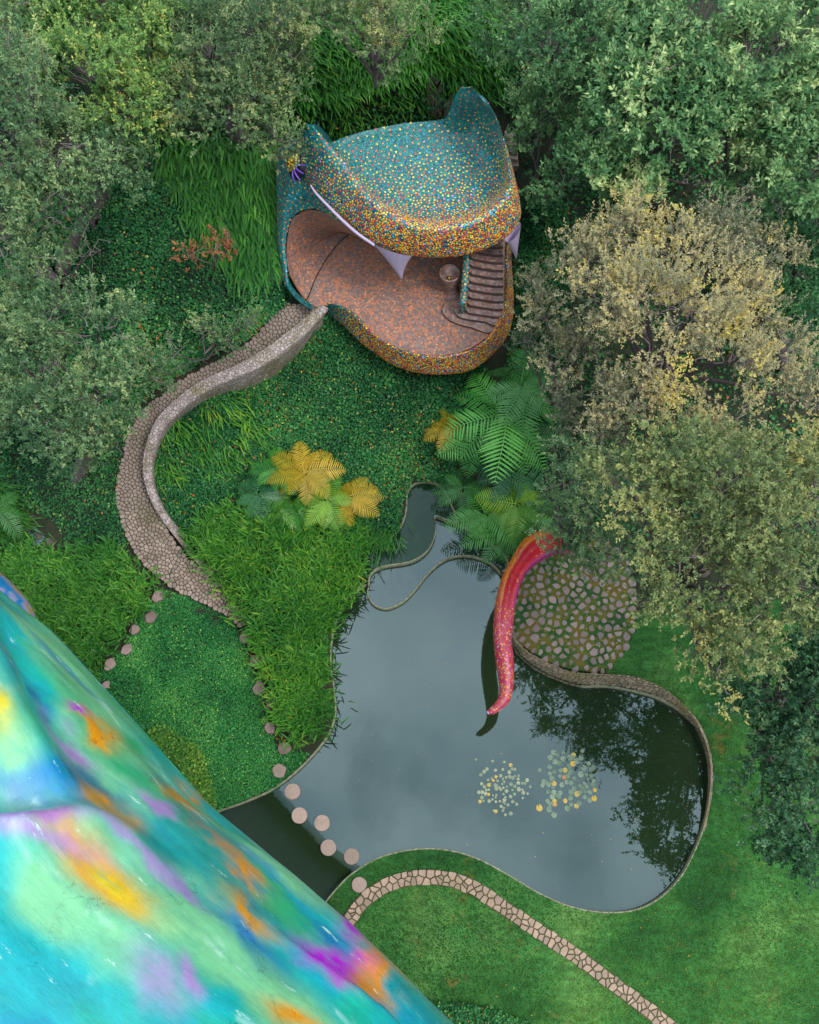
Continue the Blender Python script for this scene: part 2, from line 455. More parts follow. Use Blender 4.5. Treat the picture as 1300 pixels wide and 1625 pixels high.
def water_mat(name, col, ripple=0.02, ior=1.86):
    m, n, l, b = newmat(name); p = pos(n)
    a = noise_node(n, 0.5, 3, 0.5, p, l)
    c = mixc(n, l, a.outputs['Fac'], col, tuple(x * 1.35 for x in col))
    l.new(c, b.inputs['Base Color'])
    b.inputs['Roughness'].default_value = 0.015
    b.inputs['IOR'].default_value = ior
    b.inputs['Specular Tint'].default_value = (0.74, 0.93, 1.0, 1)
    w = noise_node(n, 2.2, 3, 0.5, p, l); bump(n, l, b, w.outputs['Fac'], ripple, 0.1)
    return m
m_water = water_mat('pond_water', (0.010, 0.020, 0.008), 0.012)
m_water2 = water_mat('basin_water', (0.010, 0.020, 0.010), 0.06)

m_water3 = water_mat('pool_water', (0.008, 0.026, 0.010), 0.10, 1.38)
(gs, gf), (ls, lf) = ground_mesh()
tag(obj('ground', mesh_fast('ground', gs, gf, True), m_soil), kind='structure')
tag(obj('lawn', mesh_fast('lawn', ls, lf, True), m_lawn), kind='structure')
def water_sheet(name, W, z, mat):
    W2 = [Vector((p[0], p[1])) for p in W]
    tris = geometry.tessellate_polygon([[Vector((p.x, p.y, 0)) for p in W2]])
    me = mesh_any(name, [(p.x, p.y, z) for p in W2], tris)
    if me.polygons[0].normal.z < 0: me.flip_normals()
    return tag(obj(name, me, mat), kind='structure')
water_sheet('pond_water', wPOND, Z_POND, m_water)
water_sheet('basin_water', wBASIN, Z_BASIN, m_water2)
water_sheet('pool_water', wPOOL, Z_POOL, m_water3)

bed_px = [(200,1250),(560,900),(560,740),(760,740),(860,900),(1180,1050),(1180,1500),(600,1560),(250,1480)]
bw = polypts(bed_px, -.9); tag(obj('pond_bed', mesh_any('pond_bed', bw, [tuple(range(len(bw)))][::-1]), m_soil), kind='structure')
# thin concrete rims round the three pools
m_rim, n, l, b = newmat('pale_concrete'); p = pos(n)
a = noise_node(n, 9, 5, 0.7, p, l); r = ramp(n, [(0.35, (0.10, 0.11, 0.055)), (0.7, (0.32, 0.31, 0.21))]); l.new(a.outputs['Fac'], r.inputs['Fac'])
l.new(r.outputs['Color'], b.inputs['Base Color']); b.inputs['Roughness'].default_value = 0.8
def rim(name, line, width, z0, z1, mat, closed, label, cat):
    L = np.asarray(line)[:, :2]
    T = unit((np.roll(L, -1, 0) - np.roll(L, 1, 0)) if closed else np.gradient(L, axis=0))
    N = np.stack([-T[:, 1], T[:, 0]], -1) * width / 2
    prof = [(-1, z0), (-1, z1 - .015), (-.5, z1), (.5, z1), (1, z1 - .015), (1, z0)]
    G = np.stack([np.column_stack([L + N * s, np.full(len(L), z)]) for s, z in prof], 1)
    o = obj(name, grid_mesh(name, G, closed), mat)
    return tag(o, label, cat)
wRIM = at(POND[:, 0], POND[:, 1], Z_POND)
iw = len(POND) - 4 * 15   # the shore ends where the weir between pond and basin begins
rim('pond_edging', wRIM[:len(POND) - 4 * 18 + 1], 0.05, -0.6, 0.215, m_rim, False, 'thin pale concrete edging around the shore of the large pond', 'pond edging')
rim('weir_wall', at(*catmull([(585,930),(584,946),(595,961),(615,966),(640,955),(660,935),(680,910),(705,890),(735,882),(765,888),(783,898),(797,912)], 5).T, .1), 0.05, -0.6, 0.172, m_rim, False,
    'curving concrete weir between the large pond and the rippled basin', 'weir')
rim('weir_wall', at(*catmull([(585,930),(588,912),(605,900),(650,892),(675,878),(688,858),(692,840),(690,820),(708,825),(727,832)], 5).T, .3), 0.05, -0.4, 0.362, m_rim, False,
    'concrete weir between the rippled basin and the dark upper pool', 'weir')
rim('pool_edging', at(*catmull([(573,882),(578,860),(600,857),(622,850),(638,833),(645,808),(646,785),(655,770),(672,765),(692,768),(705,780),(716,800),(727,832)], 5).T, .4), 0.06, -0.3, 0.485, m_rim, False,
    'thin concrete edging around the dark upper pool', 'pond edging')
rim('basin_edging', at(*catmull([(727,832),(745,840),(762,850),(782,865),(800,880),(806,892),(806,903),(797,906)], 5).T, .3), 0.06, -0.3, 0.30, m_rim, False,
    'concrete edging of the rippled basin under the ferns', 'pond edging')

# ------------------------------------------------------------------ cut stones
def clip_poly(poly, nrm, c):
    out = []; m = len(poly)
    for i in range(m):
        a, b2 = poly[i], poly[(i + 1) % m]; da = a @ nrm - c; db = b2 @ nrm - c
        if da <= 0: out.append(a)
        if (da < 0) != (db < 0) and da != db: out.append(a + (b2 - a) * (da / (da - db)))
    return out
def voronoi(pts, maxr, gap):
    """cells of 2-D points, each shrunk by gap/2"""
    pts = np.asarray(pts); cells = []
    for i, p in enumerate(pts):
        d = np.hypot(*(pts - p).T); idx = np.argsort(d)[1:15]
        k = 10
        poly = [p + maxr * np.array([math.cos(t), math.sin(t)]) for t in np.linspace(0, 2 * math.pi, k, endpoint=False) + i]
        for j in idx:
            if d[j] > 2 * maxr or d[j] < 1e-6: continue
            nv = (pts[j] - p) / d[j]
            poly = clip_poly(poly, nv, p @ nv + d[j] / 2 - gap / 2)
            if len(poly) < 3: break
        cells.append(np.array(poly) if len(poly) >= 3 else None)
    return cells
def poisson2(sampler, n_try, dmin, seed=3):
    pts = sampler(n_try); cell = dmin; hsh = {}; out = []
    for p in pts:
        k = (int(p[0] // cell), int(p[1] // cell)); ok = True
        for a in (-1, 0, 1):
            for b2 in (-1, 0, 1):
                for q in hsh.get((k[0] + a, k[1] + b2), ()):
                    if (q[0] - p[0]) ** 2 + (q[1] - p[1]) ** 2 < dmin * dmin: ok = False; break
                if not ok: break
            if not ok: break
        if ok:
            hsh.setdefault(k, []).append(p); out.append(p)
    return np.array(out)
def stone_geo(cell, zf, h, bev=0.14, tilt=0.02, sink=0.06):
    """a stone with a bevelled top on cell outline (m,2); zf(xy)->ground height"""
    c = cell.mean(0); m = len(cell); z = zf(cell); zc = float(np.mean(z)); t = rng.normal(0, tilt, 2)
    rel = cell - c
    zt = z + h + rel @ t
    low = np.column_stack([cell, z - sink]); mid2 = np.column_stack([c + rel * 0.985, zt - h * 0.35]); top = np.column_stack([c + rel * (1 - bev), zt])
    V = np.concatenate([low, mid2, top]); F = []
    for i in range(m):
        j = (i + 1) % m
        F += [(i, j, m + j, m + i), (m + i, m + j, 2 * m + j, 2 * m + i)]
    F.append(tuple(range(2 * m, 3 * m)))
    return V, F
def smooth_cell(cell, r=0.22):
    """knock the corners off an outline"""
    a = cell; b2 = np.roll(cell, -1, 0); out = []
    for i in range(len(cell)):
        out.append(a[i] + (b2[i] - a[i]) * r); out.append(a[i] + (b2[i] - a[i]) * (1 - r))
    return np.array(out)
def lay_stones(parent, cells, zf, h, mat, name='stone', limit=300, bev=0.14, tilt=0.02, jit=0.0, restname='stones_beyond', rank=None):
    cells = [c for c in cells if c is not None and len(c) >= 3]
    order = range(len(cells)) if rank is None else sorted(range(len(cells)), key=lambda i: rank(cells[i].mean(0)))
    RV, RF, off = [], [], 0
    for k, i in enumerate(order):
        c = cells[i]
        hh = h * (1 + rng.uniform(-jit, jit))
        V, F = stone_geo(c, zf, hh, bev, tilt)
        if k < limit:
            cen = V.mean(0); o = obj(name, mesh_any(name, V - cen, F), mat, None)
            o.location = tuple(cen); o.parent = parent; o.matrix_parent_inverse = parent_inv(parent)
        else:
            RV.append(V); RF += [tuple(x + off for x in f) for f in F]; off += len(V)
    if RV:
        o = obj(restname, mesh_any(restname, np.concatenate(RV), RF), mat, parent); tag(o, kind='stuff')

m_cobble = stone_mat('path_stone', (0.17, 0.125, 0.105), (0.39, 0.30, 0.255), (0.11, 0.09, 0.045), 0.7)
m_pink = stone_mat('lawn_path_stone', (0.22, 0.15, 0.105), (0.40, 0.29, 0.22), (0.16, 0.13, 0.06), .4)
m_terr = stone_mat('terrace_stone', (0.17, 0.125, 0.12), (0.32, 0.24, 0.235), (0.13, 0.115, 0.05), 0.5)
m_bank = stone_mat('bank_stone', (0.16, 0.13, 0.085), (0.30, 0.235, 0.16), (0.17, 0.15, 0.04), 0.8)
m_disc = stone_mat('stepping_stone', (0.24, 0.17, 0.14), (0.40, 0.30, 0.25), (0.16, 0.12, 0.08), 0.5, 9)
m_flag = stone_mat('flag_stone', (0.20, 0.135, 0.125), (0.34, 0.24, 0.225), (0.10, 0.055, 0.03), 0.6, 5)
m_dirt, n, l, b = newmat('mossy_joint'); p = pos(n)
a = noise_node(n, 5, 6, 0.7, p, l); r = ramp(n, [(0.35, (0.05, 0.06, 0.02)), (0.55, (0.10, 0.085, 0.035)), (0.72, (0.15, 0.11, 0.055))]); l.new(a.outputs['Fac'], r.inputs['Fac'])
l.new(r.outputs['Color'], b.inputs['Base Color']); b.inputs['Roughness'].default_value = 0.95
f = noise_node(n, 40, 4, 0.7, p, l); bump(n, l, b, f.outputs['Fac'], 0.7, 0.03)

# ------------------------------------------------------------------ the ramp up to the serpent's mouth
bed = np.stack([RL + (0, 0, -1.6), RL + (0, 0, -0.02), (RL + RR) / 2 + (0, 0, -0.02), RR + (0, 0, -0.02), RR + (0, 0, -1.6)], 1)
ramp_o = tag(obj('ramp_path', grid_mesh('ramp_path', bed, smooth=False), m_dirt), kind='structure')
pp = poisson2(lambda k: sample_poly(ramp_poly, k), 70000, 0.1)
cells = [None if c is None else smooth_cell(c, .2) for c in voronoi(pp, 0.105, 0.016)]
lay_stones(ramp_o, cells, ramp_z, 0.035, m_cobble, 'cobble', 300, 0.16, 0.03, 0.4, 'cobbles_beyond', rank=lambda c: c[1])

# parapet along the inner side of the ramp
m_para, n, l, b = newmat('parapet_stone'); p = pos(n)
v = n.new('ShaderNodeTexVoronoi'); v.inputs['Scale'].default_value = 9.5; v.feature = 'DISTANCE_TO_EDGE'; l.new(p, v.inputs['Vector'])
v2 = n.new('ShaderNodeTexVoronoi'); v2.inputs['Scale'].default_value = 9.5; l.new(p, v2.inputs['Vector'])
cr = ramp(n, [(0, (0.22, 0.17, 0.155)), (0.5, (0.34, 0.275, 0.26)), (1, (0.48, 0.40, 0.385))]); l.new(v2.outputs['Color'], cr.inputs['Fac'])
mo = noise_node(n, 0.8, 6, 0.7, p, l); mr = ramp(n, [(0.46, (0, 0, 0)), (0.62, (0.7, 0.7, 0.7))]); l.new(mo.outputs['Fac'], mr.inputs['Fac'])
c = mixc(n, l, mr.outputs['Color'], cr.outputs['Color'], (0.15, 0.125, 0.035))
jr = ramp(n, [(0.0, (0.45, 0.45, 0.4)), (0.10, (1, 1, 1))]); l.new(v.outputs['Distance'], jr.inputs['Fac'])
c = mixc(n, l, 1.0, c, jr.outputs['Color'], 'MULTIPLY'); l.new(c, b.inputs['Base Color']); b.inputs['Roughness'].default_value = 0.88
jr2 = ramp(n, [(0.0, (0, 0, 0)), (0.16, (1, 1, 1))]); l.new(v.outputs['Distance'], jr2.inputs['Fac']); bump(n, l, b, jr2.outputs['Color'], 0.7, 0.03)
# inner top edge px, z of top, foot of the outer face (px, z)
PARA = [((508,485),(523,489),4.72,(510,510),3.6),((466,519),(488,530),4.5,(476,564),2.7),((424,551),(447,564),4.25,(426,610),2.35),((376,579),(399,592),3.95,(382,628),2.15),
        ((326,601),(347,613),3.6,(342,638),2.0),((282,631),(301,643),3.2,(304,657),1.75),((248,667),(265,677),2.85,(273,685),1.6),((230,712),(247,716),2.5,(253,720),1.4),
        ((227,752),(244,752),2.15,(247,757),1.15),((238,792),(253,789),1.85,(255,792),1.0),((258,826),(271,820),1.55,(273,822),.9),((284,860),(296,853),1.3,(299,854),.8),
        ((312,893),(323,886),1.08,(326,886),.75),((345,926),(354,918),.86,(357,918),.7),((374,956),(381,948),.66,(384,948),.55)]
ctrl = []
for (a, b2, z, c2, zc) in PARA:
    b2 = tuple(np.array(a) + (np.array(b2) - a) * .8)
    ia, ib, ic = at(*a, z), at(*b2, z), at(*c2, zc)
    up = np.array([0, 0, 1.0]); out = unit((ib - ia) * (1, 1, 0))
    low_in = ia + (0, 0, -1.2)
    ctrl.append([low_in, ia + (0, 0, -0.10), ia + out * 0.03, (ia + ib) / 2 + (0, 0, 0.05), ib + out * -0.02, ib + out * .02 + (0, 0, -.10), ib * .5 + ic * .5 + out * .03, ic, ic + out * .05 + (0, 0, -.8)])
para = obj('parapet_wall', grid_mesh('parapet_wall', loft(ctrl, 6, 2)), m_para)
tag(para, 'curving stone parapet wall along the cobbled ramp up to the serpent mouth', 'wall')

# ------------------------------------------------------------------ stone bank and terrace beside the pond
wi = at(WALL_IN[:, 0], WALL_IN[:, 1], -0.02); wo = at(WALL_OUT[:, 0], WALL_OUT[:, 1], 0.55)
ns = 60
def resamp(P, n):
    d = np.concatenate([[0], np.cumsum(np.linalg.norm(np.diff(P, axis=0), axis=1))]); t = np.linspace(0, d[-1], n)
    return np.stack([np.interp(t, d, P[:, k]) for k in range(P.shape[1])], -1)
WI, WO = resamp(wi, ns), resamp(wo, ns)
fade = np.clip((1 - np.linspace(0, 1, ns)) / 0.35, 0, 1)
WO[:, 2] = 0.24 + 0.33 * fade ** .7
def bank_pt(s, t):
    i = np.clip(s * (ns - 1), 0, ns - 1.001); a = i.astype(int); f = (i - a)[..., None]
    A = WI[a] * (1 - f) + WI[a + 1] * f; B = WO[a] * (1 - f) + WO[a + 1] * f
    zz = A[..., 2] + (B[..., 2] - A[..., 2]) * np.sin(np.clip(t, 0, 1) * math.pi / 2) ** 0.8
    P = A + (B - A) * t[..., None]; P[..., 2] = np.where(t > 1, zz, zz); return P
S, T = np.meshgrid(np.linspace(0, 1, 90), np.array([0, .12, .25, .4, .6, .8, 1.0]), indexing='ij')
G = bank_pt(S, T) - (0, 0, 0.02)
G = np.concatenate([G[:, :1] - (0, 0, .5), G, G[:, -1:] - (0, 0, .5)], 1)
bank = obj('pond_bank_wall', grid_mesh('pond_bank_wall', G), m_dirt)
tag(bank, 'low curved stone bank wall along the shaded right shore of the pond', 'wall')
L_bank = np.linalg.norm(np.diff(WO, axis=0), axis=1).sum(); W_bank = np.linalg.norm(WO - WI, axis=1).mean()
sp = poisson2(lambda k: rng.uniform((0, 0), (L_bank, W_bank * 1.05), (k, 2)), 40000, 0.115)
k = 0
bank_cells = voronoi(sp, 0.12, 0.022)
BV, BF, off = [], [], 0
for i, c in enumerate(bank_cells):
    if c is None: continue
    c = smooth_cell(c, .18); st_ = c / (L_bank, W_bank * 1.04)
    st_ = np.clip(st_, (0, 0.01), (1, 1.02)); P = bank_pt(st_[:, 0], st_[:, 1]); cc = P.mean(0); m = len(P)
    q = bank_pt(np.array([st_[:, 0].mean(), min(st_[:, 0].mean() + .005, 1), st_[:, 0].mean()]), np.array([st_[:, 1].mean(), st_[:, 1].mean(), st_[:, 1].mean() + .05]))
    nr = unit(np.cross(q[1] - q[0], q[2] - q[0])); nr = nr if nr[2] > 0 else -nr
    h = rng.uniform(0.012, 0.035)
    V = np.concatenate([P - nr * .04, cc + (P - cc) * .99 + nr * h * .6, cc + (P - cc) * .84 + nr * h])
    F = []
    for a in range(m):
        j = (a + 1) % m; F += [(a, j, m + j, m + a), (m + a, m + j, 2 * m + j, 2 * m + a)]
    F.append(tuple(range(2 * m, 3 * m)))
    if rng.random() < 300 / max(1, len(bank_cells)) and k < 300:
        cen = V.mean(0); o = obj('stone', mesh_any('stone', V - cen, F), m_bank); o.location = tuple(cen); o.parent = bank; o.matrix_parent_inverse = parent_inv(bank); k += 1
    else:
        BV.append(V); BF += [tuple(x + off for x in f) for f in F]; off += len(V)
if BV: tag(obj('small_stones', mesh_any('small_stones', np.concatenate(BV), BF), m_bank, bank), kind='stuff')

TERR = catmull([(880,880),(840,905),(822,945),(815,990),(818,1015),(840,1033),(880,1055),(920,1065),(955,1065),(985,1040),(1003,1000),(1006,960),(1000,915),(985,880),(940,855)], 4, True)
wTERR = hit(TERR[:, 0], TERR[:, 1])
m_moss, n, l, b = newmat('terrace_moss'); p = pos(n)
a = noise_node(n, 1.6, 6, 0.7, p, l); r = ramp(n, [(0.40, (0.015, 0.070, 0.012)), (0.47, (0.04, 0.10, 0.014)), (0.55, (0.12, 0.11, 0.016)), (0.66, (0.14, 0.09, 0.018)), (0.8, (0.05, 0.03, 0.018))]); l.new(a.outputs['Fac'], r.inputs['Fac'])
fi = noise_node(n, 45, 5, 0.75, p, l); r3 = ramp(n, [(0.3, (0.5, 0.5, 0.5)), (0.7, (1.5, 1.5, 1.5))]); l.new(fi.outputs['Fac'], r3.inputs['Fac'])
l.new(mixc(n, l, 1.0, r.outputs['Color'], r3.outputs['Color'], 'MULTIPLY'), b.inputs['Base Color']); b.inputs['Roughness'].default_value = 0.95
bump(n, l, b, fi.outputs['Fac'], 0.8, 0.03)
def zoff(d):
    return lambda xy: tz(xy[:, 0], xy[:, 1]) + d
def disc_mesh(name, poly, dz, mat):
    P2 = [Vector((p_[0], p_[1])) for p_ in poly]; g = sample_poly(poly[:, :2], 500)
    m = len(P2); v_, _, f_, _, _, _ = geometry.delaunay_2d_cdt(P2 + [Vector(q) for q in g if polydist(poly, np.array(q)[None])[0] > .1], [(i, (i + 1) % m) for i in range(m)], [], 1, 1e-4)
    V = np.array([(q.x, q.y) for q in v_]); Z = tz(V[:, 0], V[:, 1]) + dz
    return obj(name, mesh_any(name, np.column_stack([V, Z]), f_, True), mat)
terr = disc_mesh('terrace', wTERR, 0.09, m_moss); tag(terr, kind='structure')
pp = poisson2(lambda k: sample_poly(wTERR[:, :2], k), 25000, 0.205)
cells = []
for c in voronoi(pp, 0.165, 0.05):
    if c is None: cells.append(None); continue
    c = c.mean(0) + (c - c.mean(0)) * rng.uniform(.48, 1.0) ** .8; cells.append(smooth_cell(c, rng.uniform(.12, .28)))
lay_stones(terr, cells, zoff(0.09), 0.03, m_terr, 'stone', 300, 0.12, 0.04, 0.5, 'stones_beyond', rank=lambda c: c[1])

# ------------------------------------------------------------------ lawn path
LP = catmull([(538,1487),(553,1462),(575,1432),(615,1404),(675,1392),(738,1403),(800,1441),(860,1481),(920,1521),(980,1566),(1040,1612),(1100,1660)], 8)
wLP = hit(LP[:, 0], LP[:, 1])
LPr = resamp(wLP, 120); Tn = unit(np.gradient(LPr[:, :2], axis=0)); Nn = np.stack([-Tn[:, 1], Tn[:, 0]], -1)
HW = 0.19
bedp = np.stack([np.column_stack([LPr[:, :2] + Nn * s, tz(*(LPr[:, :2] + Nn * s).T) + zz]) for s, zz in ((-HW - .04, .0), (-HW, .012), (HW, .012), (HW + .04, .0))], 1)
bedp[..., 2] = bedp[..., 2].max(axis=1, keepdims=True) + np.array([-.08, .05, .05, -.08])[None]
lawn_path = tag(obj('lawn_path', grid_mesh('lawn_path', bedp, smooth=False), m_dirt), kind='structure')
L_lp = np.linalg.norm(np.diff(LPr, axis=0), axis=1).sum()
seed = []
s = 0.0
while s < L_lp:
    seed.append((s + rng.uniform(-.05, .05), -HW * .5 + rng.uniform(-.08, .06))); seed.append((s + .1 + rng.uniform(-.06, .06), HW * .5 + rng.uniform(-.06, .08)))
    if rng.random() < .3: seed.append((s + .2, rng.uniform(-.05, .05)))
    s += rng.uniform(.15, .23)
seed = np.array(seed)
def lp_map(q):
    i = np.clip(q[:, 0] / L_lp * 119, 0, 118.99); a = i.astype(int); f = (i - a)[:, None]
    return (LPr[a, :2] * (1 - f) + LPr[a + 1, :2] * f) + (Nn[a] * (1 - f) + Nn[a + 1] * f) * q[:, 1:2]
cells = []
for c in voronoi(seed, 0.24, 0.03):
    if c is None: continue
    poly = [q for q in c]
    poly = clip_poly(poly, np.array([0, 1.]), HW + rng.uniform(-.02, .03)); poly = clip_poly(poly, np.array([0, -1.]), HW + rng.uniform(-.02, .03)) if len(poly) > 2 else []
    if len(poly) > 2: cells.append(lp_map(smooth_cell(np.array(poly), .12)))
_lz = bedp[:, 1, 2]
def lp_z(xy):
    d = ((xy[:, None] - LPr[None, :, :2]) ** 2).sum(-1); return _lz[d.argmin(1)]
lay_stones(lawn_path, cells, lp_z, 0.025, m_pink, 'stone', 300, 0.1, 0.02, 0.4)

# ------------------------------------------------------------------ stepping stones
def round_stone(px, py, rpx, z, h, label, wob=0.03, group=None, mat=None, name='stepping_stone', squash=1.0, rot=0.0):
    P = at(px, py, z); scale = np.linalg.norm(at(px + 1, py, z) - P); r = rpx * scale
    m = 30; a_ = np.arange(m) * 2 * math.pi / m
    w = 1 + wob * sum(np.sin(k * a_ + rng.uniform(0, 6.28)) * rng.uniform(.3, 1) for k in (2, 3, 4, 5))
    x, y = r * w * np.cos(a_), r * w * np.sin(a_) * squash
    x, y = x * math.cos(rot) - y * math.sin(rot), x * math.sin(rot) + y * math.cos(rot)
    rings = [(1.0, -h), (1.0, -0.03), (0.985, -0.012), (0.95, 0.0), (0.5, 0.006)]
    V = np.concatenate([np.column_stack([x * s, y * s, np.full(m, zz)]) for s, zz in rings] + [[[0, 0, 0.006]]])
    F = []
    for k in range(len(rings) - 1):
        for i in range(m):
            j = (i + 1) % m; F.append((k * m + i, k * m + j, (k + 1) * m + j, (k + 1) * m + i))
    k = len(rings) - 1
    F += [(k * m + i, k * m + (i + 1) % m, len(V) - 1) for i in range(m)]
    o = obj(name, mesh_any(name, V, F, False), mat or m_disc); o.location = tuple(P)
    return tag(o, label, 'stepping stone', group)
for (px, py), lab in zip([(464,1256),(475,1294),(511,1306),(521,1345),(558,1359)],
    ['round stepping stone in the pond nearest the clover bank', 'round stepping stone in the pond, second from the clover bank, closest to the painted shell',
     'round stepping stone in the middle of the five standing in the pond', 'round stepping stone in the pond, second from the lawn', 'reddish round stepping stone in the pond nearest the lawn']):
    round_stone(px, py, 12.6, 0.10, 1.0, lab, 0.006, 'round stepping stones across the pond')
round_stone(570, 1404, 12, 0.27, .1, 'round stepping stone set in the lawn between pond and stone path', 0.012, 'round stepping stones across the pond')
round_stone(443, 1223, 11, 0.31, .1, 'pale round stepping stone on the clover bank at the water edge', 0.03, 'flat stones along the grass mound')
FL = [((388,1013),9,'squarish flat stone at the very foot of the cobbled ramp'),((406,1049),10,'brown stained flat stone, second down from the foot of the ramp'),((411,1092),10,'flat stone beside the grass mound, third down from the ramp'),
      ((431,1118),8,'narrow flat stone half covered by the grass mound, fourth down from the ramp'),((428,1155),9,'flat stone beside the grass mound, fifth down from the ramp'),((451,1187),10,'round flat stone at the lower tip of the grass mound')]
for (p_, r_, lab) in FL:
    q = hit(*p_); round_stone(p_[0], p_[1], r_, float(q[2]) + .12, .17, lab, 0.06, 'flat stones along the grass mound', m_flag, 'flat_stone', rng.uniform(.85, 1.15), rng.uniform(0, 3))
FL = [((250,946),9.5,'first flat stone in the clover below the ramp'),((239,979),10,'second flat stone in the clover below the ramp'),((213,999),8.5,'third flat stone in the clover, small and squarish'),
      ((201,1030),10,'fourth flat stone in the clover towards the painted shell'),((174,1054),10,'fifth flat stone in the clover towards the painted shell'),((167,1087),8,'last flat stone in the clover, touching the painted shell')]
for (p_, r_, lab) in FL:
    q = hit(*p_); round_stone(p_[0], p_[1], r_, float(q[2]) + .13, .18, lab, 0.07, 'flat stones through the clover', m_flag, 'flat_stone', rng.uniform(.7, .9), rng.uniform(.6, 1.0))

# ------------------------------------------------------------------ mosaic scales
def surf_scatter(G, n_try, dmin, vr=None, ur=None, dcol=None):
    """dart throwing over a grid surface -> points, normals, (u,v) in grid units"""
    nu, nv = G.shape[:2]
    A = G[:-1, :-1]; B = G[1:, :-1]; D = G[:-1, 1:]
    cr_ = np.cross(B - A, D - A); ar = np.linalg.norm(cr_, axis=-1)
    if vr:
        ar[:, :vr[0]] = 0; ar[:, vr[1]:] = 0
    if ur:
        ar[:ur[0]] = 0; ar[ur[1]:] = 0
    pr = (ar / ar.sum()).ravel(); idx = rng.choice(len(pr), n_try, p=pr)
    iu, iv = np.divmod(idx, nv - 1); fu, fv = rng.random(n_try), rng.random(n_try)
    def bl(M):
        return (M[iu, iv] * ((1 - fu) * (1 - fv))[:, None] + M[iu + 1, iv] * (fu * (1 - fv))[:, None] + M[iu, iv + 1] * ((1 - fu) * fv)[:, None] + M[iu + 1, iv + 1] * (fu * fv)[:, None])
    P = bl(G); N = unit(cr_)[iu, iv]
    uvw = np.stack([iu + fu, iv + fv], -1)
    Pl = P.tolist()
    def throw(order, dd, cell, others=()):
        """accept points in order when none of the accepted is nearer than their own distance"""
        hs = {}; kept = []; R_ = int(math.ceil(max(dd) / cell)) if len(order) else 1
        nb = [(a, b2, c) for a in range(-R_, R_ + 1) for b2 in range(-R_, R_ + 1) for c in range(-R_, R_ + 1)]
        for q in others: hs.setdefault((int(q[0] // cell), int(q[1] // cell), int(q[2] // cell)), []).append(q)
        for i, d in zip(order, dd):
            x, y, z = Pl[i]; a, b2, c = int(x // cell), int(y // cell), int(z // cell); d2 = d * d; ok = True
            for da, db, dc in nb:
                for q in hs.get((a + da, b2 + db, c + dc), ()):
                    if (q[0] - x) ** 2 + (q[1] - y) ** 2 + (q[2] - z) ** 2 < d2: ok = False; break
                if not ok: break
            if ok: hs.setdefault((a, b2, c), []).append(Pl[i]); kept.append(i)
        return kept
    bright = []
    if dcol is not None:      # first the evenly spaced bright scales, then the teal ones between them
        n1 = n_try // 3; dd = np.maximum(dcol(uvw[:n1]), dmin).tolist(); bright = throw(range(n1), dd, max(dd))
    rest = throw(range(n_try), [dmin] * n_try, dmin, [Pl[i] for i in bright])
    keep = np.array(bright + rest); mark = np.arange(len(keep)) < len(bright)
    if dcol is not None: return P[keep], N[keep], uvw[keep], mark
    return P[keep], N[keep], uvw[keep]
def dens_gap(d):
    """spacing of the bright scales that makes up a share d of all"""
    return 0.053 / np.sqrt(np.clip(d, .05, 1.0)) * .97
def scale_mesh(name, P, N, cols, r, h, outward=1):
    N = N * outward; m = 6; n = len(P)
    ref = np.where(np.abs(N[:, 2:3]) > 0.9, [[1., 0, 0]], [[0, 0, 1.]])
    A = unit(np.cross(N, ref)); B = np.cross(N, A)
    ph = rng.uniform(0, 6.28, n); rr = r * rng.uniform(.88, 1.12, n)
    ring = []
    for rad, hh in ((1.0, 0.0),):
        for k in range(m):
            t = ph + k * 2 * math.pi / m
            ring.append(P + (A * np.cos(t)[:, None] + B * np.sin(t)[:, None]) * (rr * rad)[:, None] + N * (h * hh))
    V = np.stack(ring + [P + N * h], 1)          # (n, 7, 3)
    base = (np.arange(n) * 7)[:, None]
    F = np.stack([np.concatenate([base + k, base + (k + 1) % m, base + m], 1) for k in range(m)], 1).reshape(-1, 3)
    me = mesh_fast(name, V.reshape(-1, 3), F, True)
    cattr(me, 'paint', np.repeat(cols, m, 0))
    return me
m_scale, n, l, b = newmat('glazed_scale')
a = n.new('ShaderNodeAttribute'); a.attribute_name = 'paint'; l.new(a.outputs['Color'], b.inputs['Base Color'])
b.inputs['Roughness'].default_value = 0.32; b.inputs['Specular IOR Level'].default_value = 0.5
m_teal, n, l, b = newmat('teal_tile_bed'); p = pos(n)
v = n.new('ShaderNodeTexVoronoi'); v.inputs['Scale'].default_value = 12; l.new(p, v.inputs['Vector'])
r = ramp(n, [(0.2, (0.005, 0.06, 0.066)), (0.6, (0.01, 0.11, 0.115)), (0.95, (0.02, 0.16, 0.145))]); l.new(v.outputs['Color'], r.inputs['Fac'])
l.new(r.outputs['Color'], b.inputs['Base Color']); b.inputs['Roughness'].default_value = 0.4; bump(n, l, b, v.outputs['Distance'], 0.5, 0.02)
PAL = {'teal': [(0.006, 0.125, 0.13), (0.008, 0.17, 0.155), (0.004, 0.095, 0.11), (0.012, 0.20, 0.20)], 'yellow': [(0.70, 0.37, 0.008), (0.62, 0.30, 0.01), (0.78, 0.45, 0.02)],
       'orange': [(0.68, 0.17, 0.015), (0.60, 0.12, 0.012)], 'red': [(0.55, 0.035, 0.012), (0.42, 0.02, 0.02)], 'pink': [(0.50, 0.13, 0.34), (0.62, 0.28, 0.5)],
       'blue': [(0.03, 0.22, 0.45), (0.10, 0.36, 0.60)], 'navy': [(0.015, 0.015, 0.11), (0.03, 0.02, 0.16)]}
